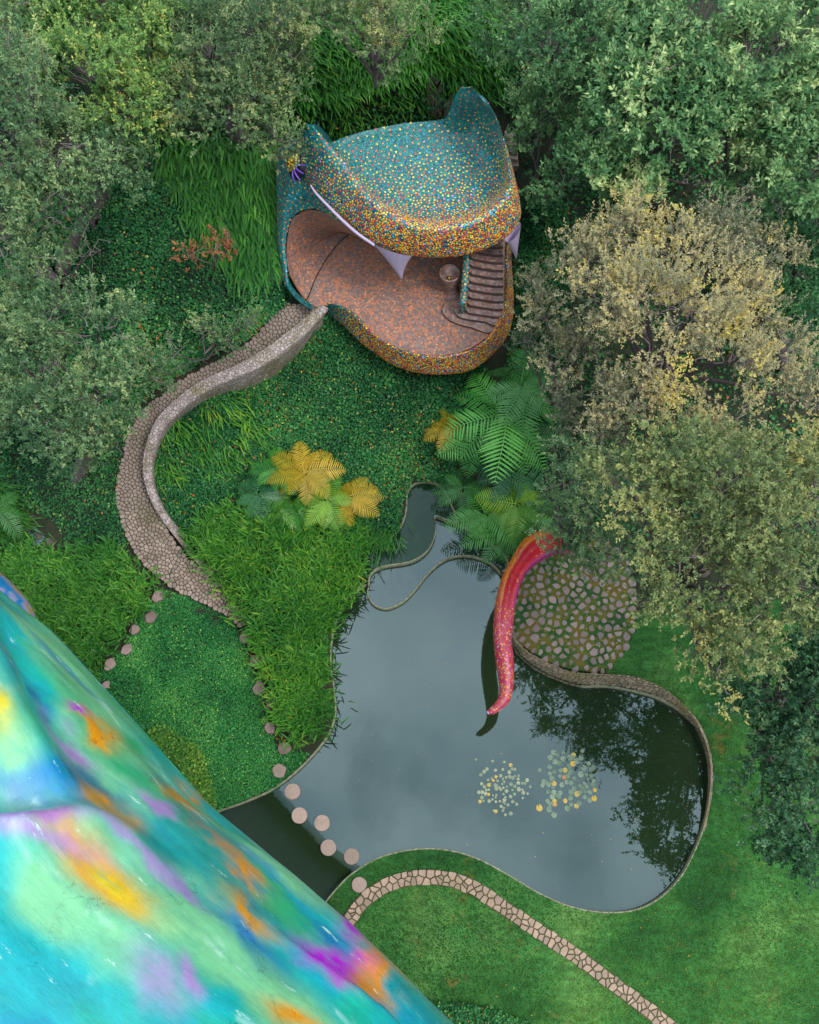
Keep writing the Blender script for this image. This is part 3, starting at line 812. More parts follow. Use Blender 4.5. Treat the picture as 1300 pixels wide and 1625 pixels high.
def pick(dens, warm=('yellow', 'orange', 'red'), pw=(.48, .34, .18)):
    """dens: share of scales that are not teal"""
    n_ = len(dens); out = np.zeros((n_, 3)); u = rng.random(n_); w = rng.random(n_); acc = rng.random(n_) < 0.10
    for i in range(n_):
        if not dens[i]: k = 'teal'
        elif acc[i]: k = ('pink', 'blue', 'navy', 'blue', 'navy')[int(w[i] * 5)]
        else: k = warm[0] if w[i] < pw[0] else warm[1] if w[i] < pw[0] + pw[1] else warm[2]
        out[i] = random.choice(PAL[k])
    return out * rng.uniform(.95, 1.35, (n_, 1))

# ------------------------------------------------------------------ the serpent head
head = thing('serpent_head_pavilion', at(640, 450, 3.3), 'mosaic covered pavilion shaped as an open-mouthed serpent head above the ivy slope', 'pavilion')
# stations round the upper jaw: rear edge px, crest px, crest z, lip px, lip z
UJ = [((508,222),7.75,(496,201),8.75,(470,226),7.55),((520,236),7.45,(520,229),8.55,(478,262),7.35),((541,229),7.25,(549,262),8.25,(503,305),7.15),((562,222),7.2,(578,300),8.05,(540,342),7.0),
      ((590,215),7.2,(612,331),7.95,(580,374),6.95),((620,209),7.2,(655,353),7.9,(625,397),6.9),((645,205),7.2,(702,358),7.9,(680,406),6.9),((668,203),7.2,(750,348),7.95,(738,402),6.9),
      ((688,201),7.25,(789,322),8.0,(792,382),6.95),((701,199),7.3,(807,296),8.1,(824,350),7.05),((711,195),7.5,(803,250),8.4,(824,315),7.1),((721,171),8.2,(794,202),8.85,(814,272),7.4),((732,149),8.9,(775,163),9.25,(798,222),7.8)]
ctrl = []
cen = at(690, 290, 7.2)
for i, (re, rz, crs, cz, lip, lz) in enumerate(UJ):
    re, crs, lip = np.array(re, float), np.array(crs, float), np.array(lip, float)
    R_, C_, L_ = at(*re, rz), at(*crs, cz), at(*lip, lz)
    md = re * .5 + crs * .5; ft = re * .11 + crs * .89
    e_ = min(1, abs(i - 6.2) / 5.8) ** 3
    dish = 6.95 * (1 - e_) + ((rz + cz) / 2 - .06) * e_; fz = (cz - .92) * (1 - e_) + (cz - .14) * e_
    M_, Ft = at(*md, dish), at(*ft, fz)
    om = crs * .55 + lip * .45; O_ = at(*om, cz - (cz - lz) * .30)
    inw = unit((cen - L_) * (1, 1, 0))
    ctrl.append([R_ + (0, 2.1, -2.1), R_ + (0, .35, -.14), R_, M_, Ft, C_, O_, L_, *[np.array([*(L_ + inw * q)[:2], min(L_[2] - dz_, zm)]) for q, dz_, zm in ((.16, .20, 7.3), (.5, .3, 6.7), (1.0, .35, 6.45))]])
# rounded horn ends
def horn_end(row, tip):
    row = np.array(row); tip = np.array(tip); low = tip + (0, 2.3, -2.5)
    return [low] + [q * .52 + tip * .48 for q in row[1:7]] + [q * .5 + low * .5 if k == 0 else low for k, q in enumerate(row[7:])]
def horn_tip(tip, n_):
    low = np.array(tip) + (0, 2.3, -2.5); return [low] + [np.array(tip)] * 6 + [low] * (n_ - 7)
tipL, tipR = at(488, 197, 8.6), at(748, 138.5, 9.35)
ctrl = [horn_tip(tipL, len(ctrl[0])), horn_end(ctrl[0], tipL)] + ctrl + [horn_end(ctrl[-1], tipR), horn_tip(tipR, len(ctrl[0]))]
for k in range(len(ctrl[0])):      # the ends close downwards
    pass
UG = loft(ctrl, 8, 5)
m_ceil, n, l, b = newmat('mouth_tile'); p = pos(n)
v = n.new('ShaderNodeTexVoronoi'); v.inputs['Scale'].default_value = 15; v.inputs['Randomness'].default_value = .9; l.new(p, v.inputs['Vector'])
ve = n.new('ShaderNodeTexVoronoi'); ve.inputs['Scale'].default_value = 15; ve.inputs['Randomness'].default_value = .9; ve.feature = 'DISTANCE_TO_EDGE'; l.new(p, ve.inputs['Vector'])
r = ramp(n, [(0, (0.20, 0.13, 0.115)), (0.33, (0.26, 0.175, 0.155)), (0.56, (0.38, 0.16, 0.105)), (0.78, (0.48, 0.18, 0.09)), (0.93, (0.54, 0.24, 0.13))], 'CONSTANT')
sx = n.new('ShaderNodeSeparateColor'); l.new(v.outputs['Color'], sx.inputs['Color']); l.new(sx.outputs['Red'], r.inputs['Fac'])
je = ramp(n, [(0.0, (0.40, 0.36, 0.34)), (0.09, (1, 1, 1))]); l.new(ve.outputs['Distance'], je.inputs['Fac'])
l.new(mixc(n, l, 1.0, r.outputs['Color'], je.outputs['Color'], 'MULTIPLY'), b.inputs['Base Color']); b.inputs['Roughness'].default_value = 0.55
bump(n, l, b, je.outputs['Color'], 0.4, 0.012)
uj = obj('upper_jaw', grid_mesh('upper_jaw', UG), m_teal, head)
def jaw_dens(uv):
    vv = uv[:, 1] / 5.0; uu = uv[:, 0] / 8.0 - 1     # control rows: 2 rear edge, 5 crest, 7 lip
    front = np.exp(-((uu - 7.3) / 4.2) ** 2)
    return np.clip(0.10 + 0.50 * np.clip((vv - 2.2) / 2.6, 0, 1) ** 1.1 * front + 0.42 * np.clip((vv - 4.2) / 2, 0, 1) * front, 0, 1)
P, N, uv, mk = surf_scatter(UG, 270000, 0.053, vr=(5, 38), dcol=lambda q: dens_gap(jaw_dens(q)))
vv = uv[:, 1] / 5.0
ori = np.sign((N * np.array([0, 0, 1])).sum(1)); Nu = N.copy()
s_up = 1 if np.median(N[(vv > 2.5) & (vv < 4)][:, 2]) > 0 else -1
o = obj('scales', scale_mesh('scales', P, N * s_up, pick(mk), 0.0315, 0.017), m_scale, uj); tag(o, 'teal scales turning orange and yellow towards the lip', kind='stuff')

# cheek: the teal wall at the corner of the mouth
CK = [[(458,452,4.45),(455,454,4.42),(452,455,4.2),(452,455,3.0)], [(455,425,4.6),(451,424,4.6),(446,424,4.3),(446,424,3.0)], [(453,388,4.95),(447,384,5.0),(441,382,4.7),(441,382,3.2)],
      [(461,350,5.5),(450,335,5.75),(440,318,5.3),(438,318,3.6)], [(474,337,5.85),(456,305,6.25),(439,268,5.7),(438,262,4.0)], [(490,331,6.15),(468,285,6.7),(447,236,6.5),(450,225,4.6)],
      [(512,335,6.42),(498,308,6.75),(474,246,7.3),(480,225,6.2)], [(545,357,6.55),(538,343,6.75),(523,318,7.02),(530,300,7.0)], [(590,389,6.68),(588,385,6.75),(580,373,6.9),(590,360,6.9)], [(622,402,6.75),(621,400,6.78),(616,392,6.86),(620,380,6.88)]]
CG = loft([[at(*q) for q in row] for row in CK], 8, 8)
ck = obj('cheek', grid_mesh('cheek', CG), m_teal, head)
P, N, uv, mk = surf_scatter(CG, 60000, 0.053, vr=(0, 17), dcol=lambda q: dens_gap(np.clip(0.13 + 0.35 * np.clip((q[:, 0] / 8 - 5.5) / 2, 0, 1), 0, .6)))
s_up = 1 if np.median(N[:, 2]) > 0 else -1
tag(obj('scales', scale_mesh('scales', P, N * s_up, pick(mk, pw=(.3, .4, .3)), 0.0315, 0.017), m_scale, ck), kind='stuff')

# left rim of the bowl down to the entrance
LR = [((455,425),(450,426)),((460,447),(453,449)),((470,463),(463,467)),((484,476),(477,481)),((499,486),(494,492))]
ctrl = [[at(*a, 4.05), at(*a, 4.35), at(*(np.add(a, b2) / 2), 4.45), at(*b2, 4.35), at(*b2, 3.2)] for a, b2 in LR]
RG = loft(ctrl, 6, 4); lr_o = obj('rim', grid_mesh('rim', RG), m_teal, head)
P, N, uv, mk = surf_scatter(RG, 12000, 0.053, vr=(3, 15), dcol=lambda q: dens_gap(np.full(len(q), .16))); s_up = 1 if np.median(N[:, 2]) > 0 else -1
tag(obj('scales', scale_mesh('scales', P, N * s_up, pick(mk, pw=(.3, .4, .3)), 0.0315, 0.015), m_scale, lr_o), kind='stuff')

# lower jaw
LJ = [((523,481),(513,494)),((545,486),(534,508)),((566,500),(552,523)),((588,523),(571,542)),((612,541),(598,562)),((640,554),(626,580)),((672,563),(662,591)),((708,564),(703,594)),((742,556),(745,588)),
      ((768,541),(778,566)),((788,516),(803,536)),((799,486),(814,502)),((801,450),(814,460)),((800,415),(812,420)),((802,380),(813,382)),((804,345),(814,347))]
ctrl = []
for a, b2 in LJ:
    a, b2 = np.array(a, float), np.array(b2, float)
    i0, o1 = at(*a, 4.48), at(*b2, 3.5)
    out = unit((o1 - i0) * (1, 1, 0) + 1e-6)
    ocen = at(680, 440, 4.0); out = unit((i0 - ocen) * (1, 1, 0))
    ctrl.append([at(*a, 4.48) - out * .12 + (0, 0, -.46), i0 - out * .03 + (0, 0, -.08), i0 + out * .08 + (0, 0, .06), at(*(a * .72 + b2 * .28), 4.36), at(*(a * .4 + b2 * .6), 4.02), o1, o1 - out * .35 + (0, 0, -.3), o1 - out * 1.3 + (0, 0, -.75)])
LG = loft(ctrl, 8, 5); lj = obj('lower_jaw', grid_mesh('lower_jaw', LG), m_teal, head)
P, N, uv, mk = surf_scatter(LG, 105000, 0.053, vr=(4, 28), dcol=lambda q: dens_gap(np.clip(0.22 + .9 * np.clip((q[:, 0] / 8 - .5) / 3.5, 0, 1), 0, 1) * np.where(q[:, 0] / 8 > 12, .6, 1))); s_up = 1 if np.median(N[(uv[:, 1] < 14)][:, 2]) > 0 else -1
tag(obj('scales', scale_mesh('scales', P, N * s_up, pick(mk, pw=(.42, .40, .18)), 0.031, 0.015), m_scale, lj), 'orange, yellow and blue scales along the lower lip', kind='stuff')

# tiled floor and inner walls of the mouth
FLO = catmull([(514,486),(500,488),(484,474),(470,452),(472,420),(490,395),(525,372),(560,362),(610,354),(680,350),(760,350),(803,360),(803,400),(803,450),(798,490),(787,518),(766,542),(740,557),(706,565),(672,564),(640,555),(612,542),(588,524),(566,502),(544,489)], 4, True)
wF = at(FLO[:, 0], FLO[:, 1], 4.0)
def floor_patch():
    P2 = [Vector((q[0], q[1])) for q in wF]; g = sample_poly(wF[:, :2], 700); m = len(P2)
    v_, _, f_, _, _, _ = geometry.delaunay_2d_cdt(P2 + [Vector(q) for q in g if polydist(wF, np.array(q)[None])[0] > .12], [(i, (i + 1) % m) for i in range(m)], [], 1, 1e-4)
    V = np.array([(q.x, q.y) for q in v_]); c0 = at(640, 450, 4.0)[:2]
    Z = 4.06 - 0.06 * np.clip(1 - np.hypot(*(V - c0).T) / 3.5, 0, 1)
    return mesh_any('floor', np.column_stack([V, Z]), f_, True)
flo = obj('floor', floor_patch(), m_ceil, head)
WS = [((486,478),(478,466),(468,452,4.40)),((478,458),(465,445),(458,430,4.50)),((480,428),(463,412),(455,392,4.9)),((492,400),(472,378),(462,352,5.47)),((510,385),(486,362),(475,339,5.82)),((530,374),(503,352),(491,333,6.12)),
      ((552,366),(525,350),(513,337,6.38)),((580,362),(556,358),(546,353,6.6)),((610,356),(596,368),(591,380,6.75)),((635,354),(625,368),(624,390,6.75))]
ctrl = []
for a, m_, t in WS:
    A_, T_ = at(*a, 4.04), at(*t)
    mid_ = A_ * .55 + T_ * .45; mid_[2] = 4.04 + (T_[2] - 4.04) * .26
    m2 = A_ * .2 + T_ * .8; m2[2] = 4.04 + (T_[2] - 4.04) * .62
    ctrl.append([A_ * 1.15 - mid_ * .15 - (0, 0, .05), A_, mid_, m2, T_])
for fx in ((650,352),(700,351),(760,351),(800,358)):
    A_ = at(*fx, 4.04); ctrl.append([A_ - (0, .2, .05), A_, A_ + (0, .12, .5), A_ + (0, .15, 1.6), A_ + (0, 0, 2.75)])
obj('inner_wall', grid_mesh('inner_wall', loft(ctrl, 5, 4)), m_ceil, head)
m_line, n, l, b = newmat('drain_slot'); b.inputs['Base Color'].default_value = (0.012, 0.010, 0.012, 1); b.inputs['Roughness'].default_value = .8
dl = catmull([at(558,369,4.64),at(538,386,4.36),at(518,412,4.10),at(502,440,4.07),at(490,470,4.08),at(483,481,4.28)], 8) + (0, 0, .02)
V, F = tube_arrays([(dl, np.full(len(dl), .016))], 5); obj('drain_slot', mesh_fast('drain_slot', V, F, True), m_line, head)

# stairs up the throat
m_step, n, l, b = newmat('stair_tile'); p = pos(n)
v = n.new('ShaderNodeTexVoronoi'); v.inputs['Scale'].default_value = 13; l.new(p, v.inputs['Vector'])
r = ramp(n, [(0, (0.15, 0.095, 0.09)), (0.5, (0.22, 0.14, 0.125)), (0.62, (0.32, 0.13, 0.08)), (0.95, (0.30, 0.23, 0.21))]); sx = n.new('ShaderNodeSeparateColor'); l.new(v.outputs['Color'], sx.inputs['Color']); l.new(sx.outputs['Red'], r.inputs['Fac'])
l.new(r.outputs['Color'], b.inputs['Base Color']); b.inputs['Roughness'].default_value = .5; bump(n, l, b, v.outputs['Distance'], .3, .01)
m_riser, n, l, b = newmat('shaded_riser_tile'); b.inputs['Base Color'].default_value = (.085, .050, .047, 1); b.inputs['Roughness'].default_value = .5  # darker riser tile, with the shadow under each nosing painted in
def slab(name, outline, z0, z1, mat, parent, nose=.03):
    c = outline.mean(0); m = len(outline); rel = outline - c
    rings = [(1.0, z0), (1.0, z1 - .05), (1.0 + nose * .4, z1 - .03), (1.0 + nose * .3, z1 - .008), (1 - nose, z1)]
    V = np.concatenate([np.column_stack([c + rel * s_, np.full(m, z)]) for s_, z in rings]); F = []
    for k in range(len(rings) - 1):
        for i in range(m):
            j = (i + 1) % m; F.append((k * m + i, k * m + j, (k + 1) * m + j, (k + 1) * m + i))
    tr = geometry.tessellate_polygon([[Vector((q[0], q[1], 0)) for q in V[-m:, :2]]])
    F += [tuple(4 * m + i for i in t) for t in tr]
    me = mesh_any(name, V, F, False); me.materials.append(mat)
    if mat is m_step:
        me.materials.append(m_riser)
        for q in me.polygons:
            if q.index < 2 * m: q.material_index = 1
    return obj(name, me, mat, parent)
stair = tag(obj('stair_string', mesh_any('stair_string', *(lambda q: (np.concatenate([q, q - (0, 0, .6)]), [(0, 1, 2, 3), (4, 5, 1, 0), (5, 6, 2, 1), (6, 7, 3, 2), (7, 4, 0, 3)]))(np.array([at(742,500,4.1), at(795,505,4.1), at(803,352,5.5), at(748,352,5.5)]))), m_step, head))
for z1, ol in ((4.17, [(735,476),(716,476),(704,486),(706,499),(722,511),(750,519),(777,527),(792,510),(799,480),(800,455),(745,455)]), (4.31, [(735,472),(724,478),(721,490),(728,501),(745,506),(768,509),(789,514),(799,482),(800,450),(745,450)])):
    o2 = catmull(ol, 4, True); slab('step', at(o2[:, 0], o2[:, 1], z1)[:, :2], 3.95, z1, m_step, stair)
for k in range(10):
    z1 = 4.45 + .165 * k; y0 = 497 - 12.4 * k; y1 = y0 - 22
    front_ = [(739 + k * .9, y0 - 6), (745 + k * .9, y0 - 1), (765, y0 + 2), (785, y0 + 5), (799, y0 + 5)]
    ol = np.array(front_ + [(800 + k * .2, y1), (742 + k * .9, y1)], float)
    slab('step', at(ol[:, 0], ol[:, 1], z1)[:, :2], 3.95, z1, m_step, stair, .02)

# divider with rounded end between stairs and basin
DV = [((742,398),5.55),((740,425),5.3),((738,450),5.05),((736,472),4.9),((734,484),4.8),((733.5,489),4.6)]
dv = catmull([at(*a, z) for a, z in DV], 6); wdt = np.full(len(dv), .105); wdt[-3:] = (.10, .085, .05)
ang = np.linspace(0, math.pi, 9); G = []
for q, w in zip(dv, wdt):
    G.append([q + (w, 0, -1.3)] + [q + (w * math.cos(t), 0, .07 * math.sin(t)) for t in ang] + [q + (-w, 0, -1.3)])
G = np.array(G); G = np.concatenate([G, G[-1:] * 0 + dv[-1] + (0, -.03, -.02)]); G[-1, 0, 2] -= 1.2; G[-1, -1, 2] -= 1.2
dvo = obj('divider', grid_mesh('divider', G), m_teal, head)
P, N, uv, mk = surf_scatter(G, 12000, 0.053, vr=(0, 10), dcol=lambda q: dens_gap(np.full(len(q), .3))); s_up = 1 if np.median(N[:, 2]) > 0 else -1
tag(obj('scales', scale_mesh('scales', P, N * s_up, pick(mk, pw=(.5, .35, .15)), 0.0315, .016), m_scale, dvo), kind='stuff')

# basin growing out of the divider
bc = at(714, 432, 4.95)
prof = [(.02, -.22), (.12, -.20), (.22, -.12), (.285, -.02), (.31, 0.0), (.335, -.01), (.33, -.08), (.25, -.30), (.17, -.50), (.15, -.7), (.19, -.85), (.3, -.95)]
A_ = np.arange(24) * 2 * math.pi / 24
G = np.array([[bc + (r_ * math.cos(t) + (-.0 - z) * .16 * (z < -.2), r_ * math.sin(t) + z * .22 * (z < -.2), z) for r_, z in prof] for t in A_])
bs = obj('basin', grid_mesh('basin', G, True), m_step, head)
m_gold, n, l, b = newmat('brass'); b.inputs['Base Color'].default_value = (.35, .25, .08, 1); b.inputs['Metallic'].default_value = 1; b.inputs['Roughness'].default_value = .4
V, F = tube_arrays([(np.array([bc + (-.02, -.1, -.2), bc + (-.02, -.1, -.12), bc + (-.02, -.1, -.1)]), [.07, .06, .0])], 8); obj('drain_cap', mesh_fast('drain_cap', V, F, True), m_gold, bs)

# lavender lip line, fangs
m_lav, n, l, b = newmat('lavender_tile'); p = pos(n)
wv = n.new('ShaderNodeTexWave'); wv.inputs['Scale'].default_value = 9; wv.inputs['Distortion'].default_value = 1.5; l.new(p, wv.inputs['Vector'])
r = ramp(n, [(0.2, (0.30, 0.22, 0.36)), (0.6, (0.52, 0.42, 0.58))]); l.new(wv.outputs['Fac'], r.inputs['Fac']); l.new(r.outputs['Color'], b.inputs['Base Color']); b.inputs['Roughness'].default_value = .35
bump(n, l, b, wv.outputs['Fac'], .3, .01)
lp = catmull([at(493,294,7.42),at(502,307,7.36),at(520,326,7.26),at(544,350,7.18),at(568,371,7.12),at(594,389,7.06)], 6)
rad = .036 * np.sin(np.linspace(.15, 1, len(lp)) * 2.2) + .012
V, F = tube_arrays([(lp, rad)], 7); obj('lip_line', mesh_fast('lip_line', V, F, True), m_lav, head)
def fang(base, tip, zt, label):
    b0, b1 = [at(*q) for q in base]; tp = at(*tip, zt); bm = (b0 + b1) / 2
    ax = unit(b1 - b0); th = unit(np.cross(ax, tp - bm)); wd = np.linalg.norm(b1 - b0) / 2; G = []
    for t in np.linspace(0, 1, 12):
        k = (1 - t) ** 1.35 * .96 + .04; c = bm * (1 - t) + tp * t
        G.append([c + ax * (wd * k * math.cos(a)) + th * ((.16 * (1 - t) ** .8 + .012) * math.sin(a)) for a in A_])
    G.append([tp] * 24)
    G = np.array(G).transpose(1, 0, 2)
    return tag(obj('fang', grid_mesh('fang', G, True), m_lav, head), label)
fang(((586,379,6.92),(656,404,6.86)), (638,443), 5.75, 'broad lavender fang hanging over the tiled floor')
fang(((804,384,6.95),(824,352,7.02)), (819,411), 5.85, 'slender lavender fang beside the stairs')

# eye
m_eyeb, n, l, b = newmat('eye_socket'); b.inputs['Base Color'].default_value = (.015, .013, .03, 1); b.inputs['Roughness'].default_value = .3
m_eyey, n, l, b = newmat('eye_yellow'); p = pos(n); v = n.new('ShaderNodeTexVoronoi'); v.inputs['Scale'].default_value = 14; l.new(p, v.inputs['Vector'])
r = ramp(n, [(0.3, (.70, .47, .02)), (.5, (.10, .05, .01))]); l.new(v.outputs['Distance'], r.inputs['Fac']); l.new(r.outputs['Color'], b.inputs['Base Color']); b.inputs['Roughness'].default_value = .3
m_ray, n, l, b = newmat('eye_purple'); b.inputs['Base Color'].default_value = (.13, .06, .40, 1); b.inputs['Roughness'].default_value = .3
ec = at(470, 262, 7.3); en = unit(np.array([-.72, -.42, .55])); ea = unit(np.cross(en, (0, 0, 1.))); eb = np.cross(en, ea)
def dome(c, rx, ry, h, name, mat, par):
    G = np.array([[c + ea * (rx * s_ * math.cos(t)) + eb * (ry * s_ * math.sin(t)) + en * (h * math.sqrt(max(0, 1 - s_ * s_))) for s_ in (1, .92, .75, .5, .25, .001)] for t in A_])
    return obj(name, grid_mesh(name, G, True), mat, par)
eye = dome(ec + en * -.05, .40, .46, .14, 'eye', m_eyeb, head)
dome(ec + ea * .10 + en * .03, .15, .34, .20, 'iris', m_eyey, eye)
for t in (.85, 2.35, 2.85, 3.35, 3.85):
    d0 = ea * math.cos(t) + eb * math.sin(t)
    pth = catmull([ec + d0 * .16 + en * .12, ec + d0 * .32 + en * .14, ec + d0 * .50 + en * .06], 4)
    V, F = tube_arrays([(pth, np.linspace(.042, .02, len(pth)))], 5); obj('lash', mesh_fast('lash', V, F, True), m_ray, eye)

# ------------------------------------------------------------------ serpent tail over the pond
tail = thing('serpent_tail', at(870, 870, .6), 'red and orange mosaic serpent tail curling out over the pond', 'sculpture')
TL = [((893,852),(903,880),.9),((868,841),(884,878),1.9),((834,854),(858,890),2.2),((811,888),(836,909),2.45),((796,918),(823,938),2.6),((788,950),(818,963),2.65),((784,982),(815,989),2.65),((783.6,1013),(812,1016),2.6),
      ((786,1040),(815,1043),2.55),((791,1074),(815.5,1070),2.5),((793,1097),(814,1095),2.46),((788,1112),(806,1117),2.43),((779,1122),(786,1132),2.4),((774,1127),(778,1134),2.38)]
ctrl = []
for i, (a, b2, z) in enumerate(TL):
    L_, R_ = at(*a, z), at(*b2, z); w = np.linalg.norm(R_ - L_); d = R_ - L_
    g = np.clip((7.5 - i) / 3, 0, 1)      # 1 where the tail is an open, folded leaf; 0 where it is a round tube
    rows = [(.5, -.62, -.62), (.08, -.35, -.36), (.0, 0, 0), (.10, .24, .22), (.27, .34, .37), (.40, .10, .44), (.55, .02, .45), (.75, .16, .40), (.92, .18, .22), (1.0, 0, 0), (.9, -.4, -.36)]
    ctrl.append([L_ + d * t + np.array([0, 0, w * (hg * g + hr * (1 - g))]) for t, hg, hr in rows])
ctrl = np.array(ctrl)
TG = loft(np.concatenate([ctrl, ctrl[:, :1]], 1), 7, 4)
m_tailb, n, l, b = newmat('tail_bed'); a = n.new('ShaderNodeAttribute'); a.attribute_name = 'paint'; l.new(a.outputs['Color'], b.inputs['Base Color']); b.inputs['Roughness'].default_value = .4
def tail_col(us, vs):
    """us along (stations), vs across (rows): orange on the outer flank, red in the middle, magenta at the inner edge, speckled pink further down"""
    n_ = len(us); o_ = np.array([.52, .14, .012]); r_ = np.array([.55, .015, .03]); mg = np.array([.38, .02, .16]); pk = np.array([.43, .04, .10])
    v_ = vs[:, None]
    c = np.where(v_ < 4.3, o_, np.where(v_ < 7.7, r_, mg)); k = np.clip((us - 4.2) / 2.2, 0, 1)[:, None]
    c2 = np.where(rng.random((n_, 1)) < .5, pk, np.where(rng.random((n_, 1)) < .5, r_ * .8 + mg * .2, np.where(rng.random((n_, 1)) < .5, np.array([.55, .22, .02]), np.array([.5, .16, .26]))))
    return c * (1 - k) + c2 * k
tb = grid_mesh('body', TG); uu_, vv_ = np.meshgrid(np.arange(TG.shape[0]) / 7, np.arange(TG.shape[1]) / 4, indexing='ij')
cattr(tb, 'paint', tail_col(uu_.ravel(), vv_.ravel()) * .6, 'POINT')
tbo = obj('body', tb, m_tailb, tail)
P, N, uv = surf_scatter(TG, 42000, 0.048, vr=(3, 40)); us, vs = uv[:, 0] / 7, uv[:, 1] / 4
s_up = 1 if np.median(N[(vs > 3) & (vs < 8)][:, 2]) > 0 else -1
cl = tail_col(us, vs); rs = rng.random(len(P))
lo_ = us > 5.2; cl[(rs < .09) & lo_] = (.60, .28, .02); cl[(rs < .03) & ~lo_] = (.55, .25, .02); cl[(rs > .16) & (rs < .30)] = (.52, .012, .03); cl[(rs > .30) & (rs < .33) & lo_] = (.50, .33, .42); cl[(rs > .36) & (rs < .42)] = (.30, .02, .14)
tag(obj('scales', scale_mesh('scales', P, N * s_up, cl * rng.uniform(.75, 1.15, (len(P), 1)), .027, .010), m_scale, tbo), kind='stuff')
tp = at(775.5, 1130.5, 2.41); V, F = tube_arrays([(np.array([tp + (.0, 0, 0), tp + (-.035, -.02, 0), tp + (-.045, -.025, 0)]), [.05, .05, .0])], 10); obj('tip_cap', mesh_fast('tip_cap', V, F, True), m_lav, tail)

# ------------------------------------------------------------------ painted serpent body at the near left
body = thing('painted_serpent_body', at(150, 1400, 0), 'huge smooth serpent body painted in turquoise, green, orange and violet', 'building')
EDGE = catmull([(-200,760),(-60,890),(0,946),(50,986),(100,1026),(200,1134),(300,1246),(340,1290),(430,1366),(520,1450),(620,1540),(710,1626),(800,1712),(900,1810)], 14)
Es = resamp(at(EDGE[:, 0], EDGE[:, 1], 12.5), 260)
Tt = unit(np.gradient(Es[:, :2], axis=0)); Nb = np.stack([Tt[:, 1], -Tt[:, 0]], -1)
Nb = np.where((Nb @ np.array([-1., -1.]))[:, None] > 0, Nb, -Nb)
for _ in range(40): Nb = unit((np.roll(Nb, 1, 0) + Nb + np.roll(Nb, -1, 0)))
RB = 6.0; PH0 = math.radians(-13)
phi = np.radians(np.concatenate([np.linspace(-75, -20, 14), np.linspace(-18, 100, 170), np.linspace(104, 240, 16)]))
Cc = np.column_stack([Es[:, :2] + Nb * RB * math.cos(PH0), Es[:, 2] - RB * math.sin(PH0)])
rad_dir = np.concatenate([-Nb[:, None] * np.cos(phi)[None, :, None], np.broadcast_to(np.sin(phi)[None, :, None], (260, len(phi), 1))], -1)
B0 = Cc[:, None] + RB * rad_dir
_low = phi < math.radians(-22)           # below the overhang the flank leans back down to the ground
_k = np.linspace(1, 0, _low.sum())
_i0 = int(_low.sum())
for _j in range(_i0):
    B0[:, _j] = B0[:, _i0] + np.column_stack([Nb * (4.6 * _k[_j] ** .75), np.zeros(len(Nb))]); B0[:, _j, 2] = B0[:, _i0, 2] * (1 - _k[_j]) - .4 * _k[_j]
PX = proj(B0)
def side_dist(line, xy):
    """signed distance to a polyline in the photograph's pixels, positive on its left"""
    line = np.asarray(line, float); d = polydist(line, xy, False); s_ = np.zeros(xy.shape[:-1]); bd = np.full(xy.shape[:-1], 1e9)
    for i in range(len(line) - 1):
        a, b2 = line[i], line[i + 1]; ab = b2 - a; t = np.clip(((xy - a) @ ab) / (ab @ ab), 0, 1)
        dd = np.hypot(xy[..., 0] - a[0] - t * ab[0], xy[..., 1] - a[1] - t * ab[1]); cr_ = ab[0] * (xy[..., 1] - a[1]) - ab[1] * (xy[..., 0] - a[0])
        m_ = dd < bd; bd = np.where(m_, dd, bd); s_ = np.where(m_, np.sign(cr_), s_)
    return bd * s_
fr = ((phi > math.radians(-16)) & (phi < math.radians(110)))[None, :] * 1.0
disp = np.zeros(B0.shape[:2])
c1 = catmull([(-120,1275),(0,1287),(60,1284),(140,1290),(215,1320),(280,1375)], 5); d1 = side_dist(c1, PX)   # positive = below the crest in the photograph
along = np.exp(-np.clip(PX[..., 0] - 40, 0, None) / 120.0)
disp += along * np.where(d1 < 0, -0.75 * np.exp(d1 / 75.0) * np.clip(-d1 / 30, 0, 1), 0.10 * np.exp(-d1 / 40.0))
c2 = catmull([(440,1450),(490,1497),(545,1548),(625,1612),(700,1680)], 5); d2 = side_dist(c2, PX)
al2 = np.clip((PX[..., 0] - 440) / 60, 0, 1)
disp += al2 * np.where(d2 > 0, 0.16 * np.exp(-d2 / 45.0), -.20 * np.exp(d2 / 30.0) * np.clip(-d2 / 6, 0, 1))
c3 = catmull([(-60,900),(0,962),(45,1030),(90,1105),(150,1180),(230,1250)], 5); d3 = side_dist(c3, PX)
disp += -.22 * np.exp(-(d3 / 26.0) ** 2) * np.clip((260 - PX[..., 0]) / 200, 0, 1) * np.clip((PX[..., 1] - 940) / 60, 0, 1)
disp += .35 * np.exp(-((d3 - 75) / 45.0) ** 2) * np.clip((260 - PX[..., 0]) / 200, 0, 1)
sg, pg = np.meshgrid(np.arange(260) * np.linalg.norm(Es[1] - Es[0]), phi * RB, indexing='ij'); SP = np.stack([sg, pg], -1)
disp += (fbm(SP * (.30, .42), 21, 3) - .5) * .55 + (fbm(SP * 2.2, 5, 4) - .5) * .035
for _ in range(3):
    q = np.pad(disp, 1, 'edge'); disp = (q[1:-1, 1:-1] * 2 + q[:-2, 1:-1] + q[2:, 1:-1] + q[1:-1, :-2] + q[1:-1, 2:]) / 6
edge_k = np.clip((phi - math.radians(-10)) / .25, 0, 1)[None, :]
BG = B0 + rad_dir * (disp * fr * edge_k)[..., None]
